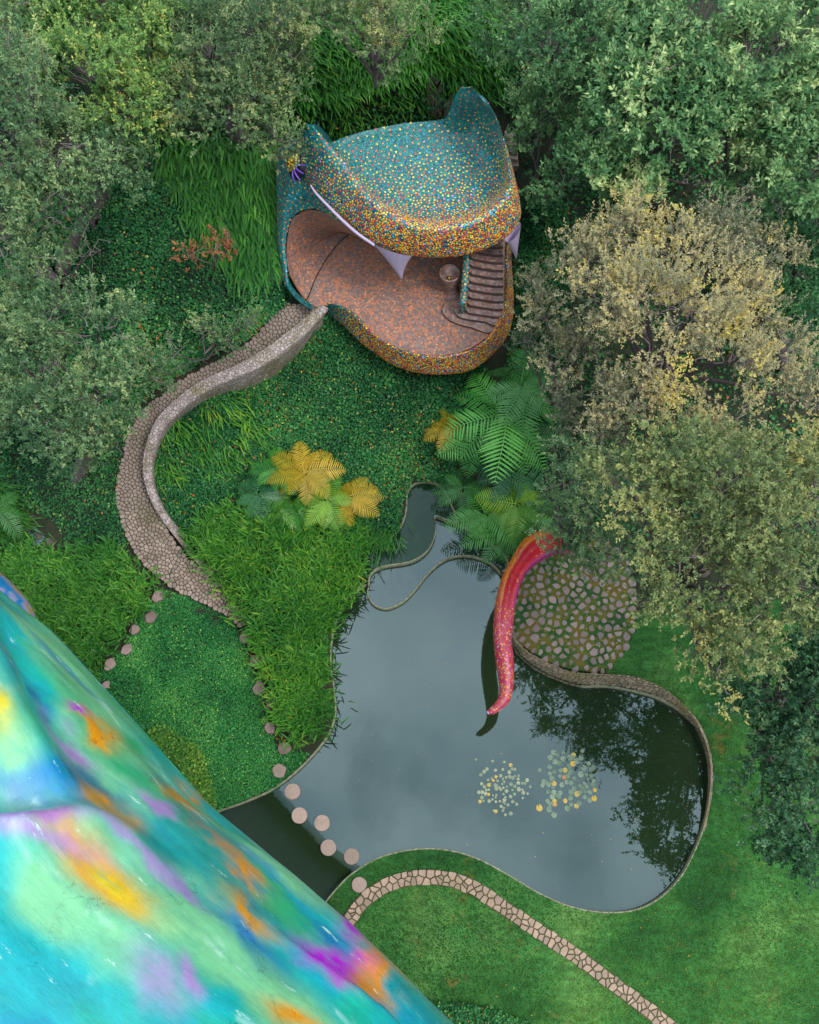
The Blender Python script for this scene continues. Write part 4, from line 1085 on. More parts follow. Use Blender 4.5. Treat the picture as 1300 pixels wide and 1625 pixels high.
# the paint
cyan, teal, pale, green = np.array([.0, .38, .42]), np.array([.0, .23, .26]), np.array([.20, .50, .27]), np.array([.05, .36, .17])
blue, navy_, org, yel, mag, lav, white = np.array([.005, .14, .45]), np.array([.01, .13, .30]), np.array([.62, .27, .04]), np.array([.55, .47, .05]), np.array([.42, .06, .55]), np.array([.35, .25, .48]), np.array([.6, .8, .75])
f1 = fbm(SP * (.22, .55), 31, 5); f2 = fbm(SP * (.28, .75) + 9, 47, 5); f3 = fbm(SP * (.5, 1.9) + 4, 53, 5); f4 = fbm(SP * (1.2, 5) + 2, 61, 4)
def sm(x, a, b2): t = np.clip((x - a) / (b2 - a), 0, 1); return (t * t * (3 - 2 * t))[..., None]
colr = cyan * np.ones(B0.shape); colr = colr * (1 - sm(f1, .42, .60)) + pale * sm(f1, .42, .60); colr = colr * (1 - .8 * sm(f2, .56, .70)) + teal * .8 * sm(f2, .56, .70)
colr = colr * (1 - .6 * sm(f3, .55, .72)) + green * .6 * sm(f3, .55, .72); colr = colr * (1 - .5 * sm(1 - f3, .58, .72)) + blue * .5 * sm(1 - f3, .58, .72)
BL = [(165,1378,.75,100,30,org,1.),(190,1400,.75,60,20,yel,.6),(402,1432,.75,65,18,org,.75),(372,1348,.72,50,9,org,.6),(585,1545,.72,48,20,org,1.),(455,1612,.6,52,18,org,.7),(300,1262,.75,40,10,org,.7),(0,1112,.9,40,22,yel,.9),(8,1010,.8,36,14,org,.8),(160,1130,.8,40,10,org,.8),
      (185,1265,.75,40,18,org,.75),(531,1512,.72,52,24,mag,1.),(60,1290,.05,100,13,mag,.42),(120,1150,.8,50,14,lav,.9),(250,1560,1.1,58,32,lav,.5),(300,1398,.78,52,9,mag,.4),(265,1270,.78,40,9,lav,.8),(140,1106,.8,22,6,mag,.7),(300,1555,1.2,30,14,lav,.8),
      (75,1228,.5,95,40,blue,.55),(150,1222,.6,60,26,navy_,.8),(330,1300,.8,120,16,navy_,.7),(400,1480,.8,60,20,blue,.7),(60,1075,.8,95,16,navy_,.6),(610,1580,.75,60,10,blue,.8),(340,1590,.5,50,32,cyan,.9),
      (85,1430,.8,90,50,pale,.9),(230,1445,.8,150,34,green,.6),(370,1540,.8,120,36,pale,.8),(120,1340,.6,80,24,pale,.7),(440,1400,.8,140,12,green,.7),(230,1215,.8,140,14,green,.7),(320,1470,.8,130,42,pale,.85),(22,1165,1.,55,30,pale,1.),(470,1590,.75,90,22,pale,.9),(180,1500,.8,90,50,pale,.6),(20,1570,.5,70,60,cyan,.85),(450,1478,.7,36,14,cyan,.9),(650,1600,.75,50,14,cyan,.8),(220,1330,.7,90,12,lav,.6),(60,1320,.3,110,16,lav,.6)]
wob = np.stack([fbm(SP * .9, 71, 4), fbm(SP * .9 + 5, 72, 4)], -1) - .5
PW = PX + wob * 85 + (np.stack([fbm(SP * 3.2, 75, 3), fbm(SP * 3.2 + 5, 76, 3)], -1) - .5) * 26
for (bx, by, an, ln, wd, cc, st_) in sorted(BL, key=lambda q: q[5][0] > .3):
    dx, dy = PW[..., 0] - bx, PW[..., 1] - by; a1 = dx * math.cos(an) + dy * math.sin(an); a2 = -dx * math.sin(an) + dy * math.cos(an)
    k_ = (st_ * 1.5 * np.exp(-((a1 / ln) ** 2 + (a2 / wd) ** 2) ** 1.1) * (.75 + .5 * f4))[..., None]; k_ = np.clip(k_, 0, 1)
    colr = colr * (1 - k_) + cc * k_
k_ = .40 * sm(f4, .70, .80) * sm(fbm(SP * .6, 81, 3), .5, .62); colr = colr * (1 - k_) + white * k_
colr = np.clip(colr, 0, 1) * (.62 + .24 * f4 + .14 * fbm(SP * (2.5, 6), 91, 3))[..., None]; lum_ = colr.mean(-1, keepdims=True); colr = np.clip((lum_ + (colr - lum_) * 1.18) * 1.12, .004, 1); colr[:, _low] = (.03, .045, .035)  # last: underside below the overhang painted near-black, its shade put into the colour
m_paint, n, l, b = newmat('iridescent_paint'); a = n.new('ShaderNodeAttribute'); a.attribute_name = 'paint'; p = pos(n)
nz = noise_node(n, 7, 8, .7, p, l); r = ramp(n, [(.3, (.9, .9, .92)), (.7, (1.1, 1.09, 1.1))]); l.new(nz.outputs['Fac'], r.inputs['Fac'])
cc = mixc(n, l, 1.0, a.outputs['Color'], r.outputs['Color'], 'MULTIPLY')
ga = n.new('ShaderNodeAttribute'); ga.attribute_name = 'grain'; gm = n.new('ShaderNodeMapping'); gm.inputs['Scale'].default_value = (.8, 2.6, 1); gm.inputs['Rotation'].default_value = (0, 0, .12); l.new(ga.outputs['Vector'], gm.inputs['Vector'])
g1 = noise_node(n, 1.1, 9, .62, gm.outputs['Vector'], l); g1.inputs['Distortion'].default_value = 1.2
gr1 = ramp(n, [(.36, (.80, .84, .88)), (.5, (1, 1, 1)), (.66, (1.18, 1.15, 1.1))]); l.new(g1.outputs['Fac'], gr1.inputs['Fac']); cc = mixc(n, l, .55, cc, gr1.outputs['Color'], 'MULTIPLY')
g2 = noise_node(n, 1.7, 9, .7, gm.outputs['Vector'], l); g2r = ramp(n, [(.635, (0, 0, 0)), (.665, (.7, .7, .7))]); l.new(g2.outputs['Fac'], g2r.inputs['Fac']); cc = mixc(n, l, g2r.outputs['Color'], cc, (.55, .75, .68))
g3 = noise_node(n, 2.6, 9, .66, gm.outputs['Vector'], l); g3r = ramp(n, [(.53, (0, 0, 0)), (.66, (.35, .35, .35))]); l.new(g3.outputs['Fac'], g3r.inputs['Fac']); cc = mixc(n, l, g3r.outputs['Color'], cc, (.03, .30, .24))
ck_ = n.new('ShaderNodeTexVoronoi'); ck_.feature = 'DISTANCE_TO_EDGE'; ck_.inputs['Scale'].default_value = .55
ds = noise_node(n, 1.7, 5, .7, p, l); va = n.new('ShaderNodeVectorMath'); va.operation = 'ADD'; l.new(p, va.inputs[0]); l.new(ds.outputs['Color'], va.inputs[1]); l.new(va.outputs['Vector'], ck_.inputs['Vector'])
cr_ = ramp(n, [(0, (.55, .5, .5)), (.008, (1, 1, 1))]); l.new(ck_.outputs['Distance'], cr_.inputs['Fac'])
gate = noise_node(n, .45, 2, .5, p, l); gr = ramp(n, [(.5, (0, 0, 0)), (.6, (1, 1, 1))]); l.new(gate.outputs['Fac'], gr.inputs['Fac'])
cm = mixc(n, l, gr.outputs['Color'], (1, 1, 1), cr_.outputs['Color']); cc = mixc(n, l, 1.0, cc, cm, 'MULTIPLY')
l.new(cc, b.inputs['Base Color']); b.inputs['Roughness'].default_value = .3
b.inputs['Coat Weight'].default_value = .4; b.inputs['Coat Roughness'].default_value = .2
nb = noise_node(n, 3, 10, .7, gm.outputs['Vector'], l); bump(n, l, b, nb.outputs['Fac'], .3, .05)
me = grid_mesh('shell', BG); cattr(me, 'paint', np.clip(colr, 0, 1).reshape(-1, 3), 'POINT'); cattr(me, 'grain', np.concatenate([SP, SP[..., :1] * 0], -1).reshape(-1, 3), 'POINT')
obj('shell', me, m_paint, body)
# the lower flank that shows behind it
E2 = catmull([(-120,800),(-40,872),(0,908),(32,938),(52,965),(60,990)], 8); e2 = at(E2[:, 0], E2[:, 1], 8.0)
A2 = np.radians(np.linspace(-80, 110, 24)); n2 = np.array([-.707, -.707, 0]); R2 = np.linspace(1.6, .9, len(e2))
G2 = np.array([[q + n2 * (r_ * (math.cos(math.radians(10)) - math.cos(t))) + np.array([0, 0, r_ * math.sin(t) + r_ * .17]) for t in A2] for q, r_ in zip(e2, R2)]); G2 = np.concatenate([G2[:, :1] * (1, 1, 0) - (0, 0, .4), G2], 1)
me = grid_mesh('flank', G2); fx = fbm(G2.reshape(-1, 3) * (1.2, 1.2, 2.5), 5, 4)[:, None]
cf = np.where(fx < .42, teal, np.where(fx < .52, org * .8, np.where(fx < .6, lav, blue))); cf = cf * .7 + teal * .3
cattr(me, 'paint', cf, 'POINT'); obj('flank', me, m_paint, body)

# ------------------------------------------------------------------ leaves
def leaf_quads(P, D, N, L, W, fold=0.0):
    """rhombic leaves: base P, axis D, normal N"""
    S = unit(np.cross(D, N)); N2 = np.cross(S, D)
    L = np.asarray(L)[:, None]; W = np.asarray(W)[:, None]
    m = P + D * L * .48
    V = np.stack([P, m + S * W * .5 + N2 * W * fold, P + D * L, m - S * W * .5 + N2 * W * fold], 1)
    return V
def leaves_obj(name, Vs, tints, mat, parent=None):
    V = np.concatenate(Vs).reshape(-1, 3); t = np.concatenate(tints); n_ = len(t)
    me = mesh_fast(name, V, np.arange(n_ * 4).reshape(-1, 4)); fattr(me, 'tint', np.clip(t, 0, 1))
    return obj(name, me, mat, parent)
def rand_unit(n_):
    return unit(rng.normal(size=(n_, 3)))

# ------------------------------------------------------------------ trees
m_bark = stone_mat('bark', (0.055, 0.040, 0.038), (0.13, 0.10, 0.10), None, 0, 10)
m_twig, n, l, b = newmat('twig'); b.inputs['Base Color'].default_value = (.20, .155, .155, 1); b.inputs['Roughness'].default_value = .8
def branch(a, b2, r0, r1, sag=0.12, n_=7, wob=.12):
    t = np.linspace(0, 1, n_)[:, None]; P = a * (1 - t) + b2 * t; L = np.linalg.norm(b2 - a)
    P = P + np.sin(t * math.pi) * np.array([0, 0, sag * L]) + np.concatenate([np.zeros((1, 3)), rng.normal(0, wob * L / n_, (n_ - 2, 3)), np.zeros((1, 3))])
    return P, r0 + (r1 - r0) * t[:, 0] ** .7
LEAVES = [0]
def tree(name, base, lobes, mat, label, cat='tree', leaf=(.09, .04), nsp=58, per=16, twig=.36, droop=0.0, tint=(0, .25), group='trees around the garden', bare=0, lean=None, trunk_r=.22, up=.55, clump=.42, flat=.72, tips=.2, dens=1.0, gap=.36):
    """base px on the land (or world point); lobes: (px, py, z, radius, squash)"""
    B = hit(*base) if len(base) == 2 else np.array(base, float)
    root = thing(name, B, label, cat, group)
    C = np.array([at(q[0], q[1], q[2] + rng.uniform(-.5, .5)) for q in lobes]); R = np.array([q[3] * .9 for q in lobes])
    top = (C * R[:, None]).sum(0) / R.sum(); top[2] = B[2] + (C[:, 2].min() - B[2]) * .62
    if lean is not None: top[:2] += lean
    mid_ = B * .5 + top * .5 + np.array([*rng.normal(0, .25, 2), 0])
    tr = catmull([B - (0, 0, .3), mid_, top], 6); V, F = tube_arrays([(tr, np.linspace(trunk_r * 1.25, trunk_r * .7, len(tr)))], 9)
    obj('trunk', mesh_fast('trunk', V, F, True), m_bark, root)
    limbs, twigs, LV, LT = [], [], [], []
    for c, r in zip(C, R):
        limbs.append(branch(top - (0, 0, rng.uniform(0, .8)), c - (0, 0, r * .3), trunk_r * .36, .03, .08))
        ncl = max(5, int(nsp * .36 * r * r)); d = rand_unit(ncl * 3)
        d[:, 2] = d[:, 2] * 1.0 + .28; d = unit(d); d = d[d[:, 2] > -.45][:ncl]
        ncl = len(d)
        bumpy = .70 + .42 * fbm(d * 1.9 + c * .37, 5, 3)
        cl = c + d * (r * bumpy * rng.uniform(.78, 1.06, ncl))[:, None] * (1, 1, flat)
        vis = rng.random(ncl) < np.clip((fbm(cl * .8, 9, 2) - gap) * 7 + .5, .03, 1)   # gaps in the crown
        cl, d2 = cl[vis], d[vis]; ncl = len(cl)
        if ncl == 0: continue
        ct = rng.normal(0, .15, ncl) + (fbm(cl * .45, 13, 2) - .5) * .5
        for q, dd in zip(cl, d2):
            if rng.random() < .8:
                s0 = c - (0, 0, r * .3) + (q - c) * rng.uniform(.1, .45); twigs.append(branch(s0, q + dd * .1, .022, .006, .05, 5, .3))
        ns = 12
        sp = np.repeat(cl, ns, 0) + rng.normal(0, clump * .5, (ncl * ns, 3)) * (1, 1, .75); sdir = unit(np.repeat(d2, ns, 0) * .7 + rand_unit(ncl * ns) * .75 + np.array([0, 0, up - droop]))
        st = np.repeat(ct, ns) + rng.normal(0, .05, ncl * ns); keep = rng.random(len(sp)) < dens; sp, sdir, st = sp[keep], sdir[keep], st[keep]
        S_ = len(sp); tl = twig * rng.uniform(.6, 1.3, S_)
        k = np.tile(np.arange(per), S_); f = (k + 1) / per; i = np.repeat(np.arange(S_), per)
        T_ = sdir[i]; side = unit(np.cross(T_, rand_unit(len(i))))
        P = sp[i] + T_ * (tl[i] * (f - .4))[:, None] - np.array([0, 0, 1]) * (droop * tl[i] * f * f * .6)[:, None]
        D = unit(T_ * (.35 + .9 * (f[:, None] > .9)) + side * .95 + np.array([0, 0, .12 - droop * .5]))
        Nn_ = unit(rand_unit(len(i)) * .55 + np.array([0, 0, 1.0]) + T_ * .2)
        ll = 1.2 * leaf[0] * rng.uniform(.65, 1.25, len(i)); ww = 1.2 * leaf[1] * rng.uniform(.75, 1.25, len(i))
        LV.append(leaf_quads(P, D, Nn_, ll, ww, .12)); LT.append(.42 + st[i] + rng.normal(0, .09, len(i)) + tips * (f > .75) * rng.random(len(i)) + tint[0])
        if bare:
            for _ in range(int(bare * r)):
                a = c + rand_unit(1)[0] * r * .5; e = a + unit(rand_unit(1)[0] + np.array([0, -.2, .3])) * rng.uniform(.5, 1.2); twigs.append(branch(a, e, .02, .006, .1, 6, .5))
                twigs.append(branch((a + e) / 2, (a + e) / 2 + rand_unit(1)[0] * .45, .012, .005, .1, 4, .4))
    for lb in limbs:
        V, F = tube_arrays([lb], 6); obj('limb', mesh_fast('limb', V, F, True), m_bark, root)
    if twigs:
        V, F = tube_arrays(twigs, 3); tag(obj('twigs', mesh_fast('twigs', V, F), m_twig, root), kind='stuff')
    leaves_obj('crown', LV, LT, mat, root); LEAVES[0] += sum(len(t) for t in LT)
    return root

G_OLIVE = leaf_mat('leaf_olive_grey', [(0, (.022, .046, .024)), (.35, (.060, .100, .050)), (.6, (.130, .170, .085)), (.8, (.195, .215, .105)), (1, (.27, .25, .10))])
G_SAGE = leaf_mat('leaf_sage', [(0, (.018, .045, .026)), (.35, (.048, .100, .055)), (.65, (.112, .165, .092)), (1, (.23, .25, .12))])
G_GREY = leaf_mat('leaf_grey_green', [(0, (.017, .050, .030)), (.35, (.044, .105, .060)), (.65, (.115, .190, .112)), (1, (.25, .30, .16))])
G_BRIGHT = leaf_mat('leaf_bright', [(0, (.018, .060, .024)), (.35, (.048, .125, .044)), (.65, (.110, .205, .072)), (.9, (.23, .30, .10)), (1, (.32, .32, .10))])
G_DEEP = leaf_mat('leaf_deep', [(0, (.006, .034, .018)), (.35, (.016, .080, .038)), (.65, (.048, .145, .068)), (1, (.15, .25, .10))], .36)
G_BIG = leaf_mat('leaf_broad', [(0, (.014, .050, .026)), (.3, (.036, .105, .052)), (.55, (.080, .175, .090)), (.8, (.17, .265, .15)), (1, (.28, .36, .20))], .36)
G_KHAKI = leaf_mat('leaf_khaki', [(0, (.040, .058, .048)), (.3, (.090, .112, .092)), (.55, (.175, .178, .140)), (.78, (.27, .245, .165)), (1, (.42, .30, .09))])
G_DARK = leaf_mat('leaf_dark', [(0, (.006, .026, .016)), (.4, (.017, .062, .038)), (.7, (.045, .115, .068)), (1, (.12, .19, .11))], .36)
G_RUST = leaf_mat('leaf_rust', [(0, (.06, .05, .03)), (.5, (.20, .075, .05)), (1, (.32, .14, .08))])

# left and top
tree('evergreen_tree', (150,330), [(150,110,10.5,1.8),(90,60,10.8,1.8),(215,170,9.6,1.5),(240,60,10.2,1.6),(170,30,10.5,1.7)], G_BRIGHT, 'yellow green bright crowned tree near the top left corner', leaf=(.085,.042), tint=(.03,0), tips=.25)
tree('evergreen_tree', (90,480), [(40,150,11.2,1.8),(30,230,10.6,1.6),(120,250,10.2,1.5),(80,320,9.6,1.3),(180,265,9.2,1.2),(20,60,11.0,1.5)], G_GREY, 'grey green tree with bare twigs along the left edge', leaf=(.08,.034), bare=7)
tree('evergreen_tree', (120,760), [(60,500,8.6,1.35),(150,520,8.2,1.3),(60,600,8.0,1.5),(160,620,7.6,1.2),(205,595,7.0,.9),(70,690,7.2,1.4),(150,690,6.9,1.1),(10,560,8.4,1.3),(15,660,7.5,1.2)], G_GREY, 'grey green tree overhanging the bend of the cobbled ramp', leaf=(.08,.034), bare=3, tint=(.02,0))
tree('evergreen_tree', (60,420), [(40,420,8.2,1.0),(25,370,8.8,1.1),(130,400,7.4,.7)], G_GREY, 'sparse grey green tree with dark leaning trunk on the left slope', leaf=(.08,.034), bare=9, dens=.75)
tree('evergreen_tree', (390,215), [(300,165,9.2,1.25),(370,170,9.0,1.25),(330,80,9.8,1.6),(420,130,9.2,1.3),(440,210,8.9,.8),(452,222,9.0,.5),(290,40,9.8,1.5),(400,40,10.0,1.6),(455,90,9.3,1.0)], G_SAGE, 'olive green tree overhanging the left horn of the serpent head', leaf=(.075,.034), tint=(-.02,0), lean=(-.3,.5))
tree('evergreen_tree', (600,-40), [(560,20,9.8,1.2),(630,50,9.6,.95),(660,40,9.4,.85),(615,85,9.0,.75),(510,20,10.0,1.1),(600,-30,10.4,1.5)], G_SAGE, 'olive green tree reaching in at the middle of the top edge', leaf=(.075,.034), tint=(.02,0))
tree('evergreen_tree', (880,190), [(830,55,9.6,1.3),(880,70,9.6,1.3),(930,40,9.8,1.4),(850,10,10.2,1.5),(800,25,9.6,1.0),(925,100,9.2,.9)], G_BIG, 'mid green tree with two dark stems behind the right horn', leaf=(.085,.042), tint=(-.02,0))
tree('evergreen_tree', (880,320), [(850,165,7.6,.85),(890,155,7.9,.85),(845,230,7.2,.75),(895,225,7.4,.8),(850,290,6.9,.7),(900,290,7.1,.75)], G_BIG, 'small fresh green tree close beside the right side of the serpent head', leaf=(.085,.042), tint=(.03,0), dens=.85, trunk_r=.12)
tree('broadleaf_tree', (1060,330), [(1010,150,9.6,1.4),(1070,210,9.2,1.5),(990,250,8.6,1.2),(1100,280,8.6,1.2),(1050,100,10,1.5),(960,190,8.9,1.0),(1020,310,8.0,.8),(930,250,8.2,.8),(1120,160,9.6,1.3),(1000,60,10.0,1.2)], G_BIG, 'large leaved green tree in the upper right with dark limbs', leaf=(.135,.055), per=13, bare=3, twig=.42)
tree('broadleaf_tree', (1250,330), [(1200,90,10.4,1.7),(1270,60,10.6,1.7),(1240,180,9.8,1.6),(1180,220,9.2,1.2),(1290,270,9.2,1.4),(1200,310,8.6,1.1),(1120,20,10.4,1.4),(1290,150,10,1.4)], G_BIG, 'tall pale green broadleaf tree in the top right corner', leaf=(.125,.052), per=13, tint=(.08,0), twig=.42)
tree('broadleaf_tree', (1260,620), [(1270,420,6.6,1.2),(1290,520,6.0,1.3),(1250,370,6.8,1.0),(1300,350,7.2,1.2)], G_DEEP, 'deep green tree behind the khaki tree at the right edge', leaf=(.11,.05), per=13)
# khaki tree with spiky tips
tree('khaki_tree', (1060,620), [(1010,335,9.4,.62),(1000,395,9.0,1.1),(930,400,8.4,.9),(1155,330,9.4,.62),(1140,385,9.0,.9),(1080,400,9.4,1.2),(1150,450,9.0,1.1),(1225,400,8.6,.75),(1030,470,9.6,1.3),(1100,500,9.7,1.3),(1190,490,8.8,1.0),(900,395,8.0,.55),
      (960,470,8.8,1.0),(1060,560,9.2,1.1),(1160,570,8.8,1.1),(1010,620,8.2,.9),(1170,660,8.0,1.0),(960,640,7.4,.8),(1240,560,8.0,.9),(1110,640,8.0,.9),(1290,640,7.4,.9)], G_KHAKI, 'khaki and golden leaved tree to the right of the serpent head', leaf=(.062,.03), nsp=80, tint=(.10,0), up=.75, bare=2, gap=.42)
tree('grey_tree', (880,640), [(870,500,6.6,.85),(830,545,6.2,.65),(900,570,6.4,.9),(860,450,6.8,.6),(930,540,7.0,.9),(905,650,6.0,.75),(950,700,6.2,.9),(890,610,5.8,.5)], G_KHAKI, 'silvery khaki tree touching the right end of the lower jaw', leaf=(.062,.03), tint=(-.14,0), bare=2, trunk_r=.13, dens=.9)
tree('olive_tree', (1120,900), [(1000,770,9.8,1.2),(1080,740,10.2,1.3),(1160,760,10.2,1.3),(1240,720,10.0,1.2),(1030,850,9.4,1.2),(1120,850,9.8,1.4),(1210,850,9.8,1.4),(1290,800,9.8,1.3),(1060,930,9.0,1.0),(1140,950,9.2,1.2),(1110,1020,8.6,.8),(1140,1075,8.2,.55),(1180,1020,8.7,.9),(1270,920,9.4,1.2),(1290,710,9.8,1.1)],
     G_OLIVE, 'spreading olive green tree hanging over the stone terrace and the lawn', leaf=(.068,.032), nsp=62, tint=(.02,0), bare=2)
tree('grey_tree', (930,830), [(900,760,7.2,.75),(950,800,7.4,.9),(880,820,6.6,.6),(920,870,6.5,.7),(980,880,7.0,.8),(955,740,7.6,.8),(895,720,7.2,.5),(905,846,6.4,.55),(935,850,6.4,.6),(890,800,6.6,.5)], G_GREY, 'grey leaved small tree over the base of the red tail', leaf=(.06,.029), bare=2, trunk_r=.1, tint=(.02,0), gap=.2)
tree('dark_tree', (1270,1120), [(1230,1000,7.6,1.1),(1290,1010,8.0,1.2),(1230,1100,7.2,1.0),(1180,1130,6.4,.6),(1290,1110,7.6,1.1),(1220,1190,6.6,.95),(1285,1200,7.0,1.1),(1215,1270,6.0,.8),(1280,1290,6.2,.95),(1230,1325,5.4,.6),(1290,1350,5.6,.6),(1200,940,8.0,.9),(1300,930,8.2,1.0),(1225,1040,7.4,1.0),(1185,1075,6.6,.75),(1350,1050,7.5,1.4),(1375,1180,7,1.4),(1350,1300,6,1.2),(1390,950,8.4,1.5),(1390,1080,8,1.5)],
     G_DARK, 'dark glossy green tree at the right edge above the lawn', leaf=(.085,.04), nsp=58)
tree('shrub', (330,430), [(340,395,5.6,.45),(300,405,5.4,.35),(365,390,5.5,.3)], G_RUST, 'small shrub with rusty orange leaves on the left slope', 'shrub', leaf=(.07,.035), nsp=30, group=None, bare=4, trunk_r=.03, dens=.2, gap=.1)
tree('shrub', (330,520), [(320,520,4.9,.55),(370,540,4.7,.5),(270,560,4.7,.55),(250,600,4.6,.45),(390,510,4.8,.4)], G_GREY, 'twiggy grey green shrub above the upper ramp', 'shrub', leaf=(.06,.03), nsp=36, group=None, bare=8, trunk_r=.05, dens=.8)

STEPS = [(443,1223,11),(388,1013,9),(406,1049,10),(411,1092,10),(431,1118,8),(428,1155,9),(451,1187,10),(250,946,9.5),(239,979,10),(213,999,8.5),(201,1030,10),(174,1054,10),(167,1087,8)]
# ------------------------------------------------------------------ creeping ground cover
def cover(name, polys, n_, mat, label, leaf=(.075, .07), lift=.10, tint=0.0, cat='ground cover', tilt=.55, exclude=(), lumps=.22, zadd=0.0):
    P = sample_poly(polys, n_)
    for ex in exclude: P = P[~inside(np.array(ex, float), P)]
    for (sx_, sy_, sr_) in STEPS: P = P[np.hypot(P[:, 0] - sx_, P[:, 1] - sy_) > sr_ * .93]
    Q = hit(P[:, 0], P[:, 1]); n_ = len(Q)
    lump = fbm(Q[:, :2] * 1.3, 17, 3); Q = Q + np.column_stack([rng.normal(0, .02, (n_, 2)), np.abs(rng.normal(0, lift, n_)) + lumps * np.clip(lump - .35, 0, 1) * 2 + .02 + zadd])
    nn = unit(rng.normal(0, tilt, (n_, 3)) + (0, 0, 1)); D = unit(np.cross(nn, rand_unit(n_)))
    k = rng.uniform(.55, 1.3, n_) * (.8 + .5 * fbm(Q[:, :2] * .6, 35, 2)); V = leaf_quads(Q, D, nn, leaf[0] * k, leaf[1] * k, .1)
    t = .35 + rng.normal(0, .14, n_) + (fbm(Q[:, :2] * .8, 23, 3) - .5) * .75 + tint + (rng.random(n_) < .03 + .05 * (fbm(Q[:, :2] * 1.1, 27, 2) > .62)) * .5
    o = leaves_obj(name, [V], [t], mat); tag(o, label, cat, None, 'stuff'); LEAVES[0] += n_
    return o
L_IVY = leaf_mat('leaf_ivy', [(0, (.005, .036, .018)), (.35, (.015, .092, .038)), (.6, (.036, .160, .056)), (.8, (.095, .24, .065)), (.93, (.22, .19, .05)), (1, (.25, .08, .04))], .35)
L_CLOVER = leaf_mat('leaf_clover', [(0, (.006, .060, .022)), (.4, (.020, .140, .046)), (.7, (.055, .22, .065)), (1, (.18, .36, .09))], .4)
IVY = [(525,500),(560,520),(590,560),(640,590),(705,600),(770,585),(780,640),(740,700),(715,765),(690,770),(655,765),(640,800),(630,850),(580,858),(540,845),(420,790),(330,830),(300,870),(262,830),(243,760),(248,700),(280,660),(330,630),(400,612),(470,560)]
cover('ivy', IVY, 60000, L_IVY, 'dark green ivy covering the slope below the serpent mouth')
cover('ivy', [(-20,360),(130,280),(260,290),(300,350),(380,440),(455,440),(465,475),(330,570),(230,630),(195,720),(188,800),(205,870),(170,895),(120,880),(90,830),(0,790)], 45000, L_IVY, 'dark ivy on the bank to the left of the cobbled ramp', tint=-.06)
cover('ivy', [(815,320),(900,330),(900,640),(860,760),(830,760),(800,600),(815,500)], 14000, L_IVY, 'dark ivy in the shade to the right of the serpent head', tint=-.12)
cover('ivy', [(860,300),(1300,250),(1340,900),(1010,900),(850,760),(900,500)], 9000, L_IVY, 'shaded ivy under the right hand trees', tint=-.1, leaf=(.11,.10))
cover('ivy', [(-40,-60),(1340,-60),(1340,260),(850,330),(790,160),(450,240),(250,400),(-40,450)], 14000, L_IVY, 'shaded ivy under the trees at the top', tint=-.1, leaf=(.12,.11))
cover('ivy', [(285,575),(340,545),(400,505),(448,478),(455,492),(428,518),(398,545),(340,572),(290,598),(250,625),(222,650),(212,640),(245,605)], 5500, L_IVY, 'ivy spilling over the outer edge of the upper cobbled ramp', zadd=.22, lift=.08)
CLOV = [(250,935),(300,948),(370,985),(395,1040),(415,1110),(440,1190),(490,1195),(480,1212),(440,1247),(385,1271),(345,1286),(250,1290),(150,1180),(140,1080),(175,1060),(205,1010)]
cover('clover', CLOV, 70000, L_CLOVER, 'dense small leaved clover lawn between the painted serpent body and the grass mound', leaf=(.05,.048), lift=.035, lumps=.05)
cover('clover', [(195,1190),(260,1150),(320,1190),(340,1260),(345,1286),(300,1300)], 9000, leaf_mat('leaf_lime', [(0, (.015, .07, .015)), (.4, (.04, .14, .03)), (1, (.20, .30, .05))]), 'yellow green broad leaved clover patch against the painted serpent body', leaf=(.075,.07), lift=.08, lumps=.2)
cover('low_hedge', [(680,1590),(720,1592),(780,1600),(840,1625),(850,1680),(640,1680)], 9000, L_IVY, 'low clipped ivy hedge at the bottom edge beside the lawn', leaf=(.06,.055), lift=.1, cat='hedge', tint=.05)

L_LAWN = leaf_mat('lawn_blade', [(0, (.008, .045, .009)), (.4, (.022, .085, .014)), (.7, (.060, .135, .024)), (1, (.10, .155, .03))], .5)
P = sample_poly(LAWN_PX, 90000); P = P[(P[:, 0] > -20) & (P[:, 0] < 1320) & (P[:, 1] < 1645)]; Q = hit(P[:, 0], P[:, 1]); Q[:, 2] += .01
lpd = polydist(LPr, Q[:, :2], False); Q = Q[lpd > HW + .03]; n_ = len(Q)
D = unit(np.column_stack([rng.normal(0, .7, (n_, 2)), np.full(n_, .55)])); nn = unit(rand_unit(n_) * .5 + (0, 0, 1)); kk = rng.uniform(.6, 1.3, n_)
tag(leaves_obj('lawn_grass', [leaf_quads(Q, D, nn, .055 * kk, .018 * kk)], [.30 + rng.normal(0, .16, n_) + (fbm(Q[:, :2] * .28, 19, 3) - .5) * 1.1 + (fbm(Q[:, :2] * 2.5, 20, 2) - .5) * .4], L_LAWN), 'short mown grass of the lawn around the pond', 'grass', None, 'stuff')
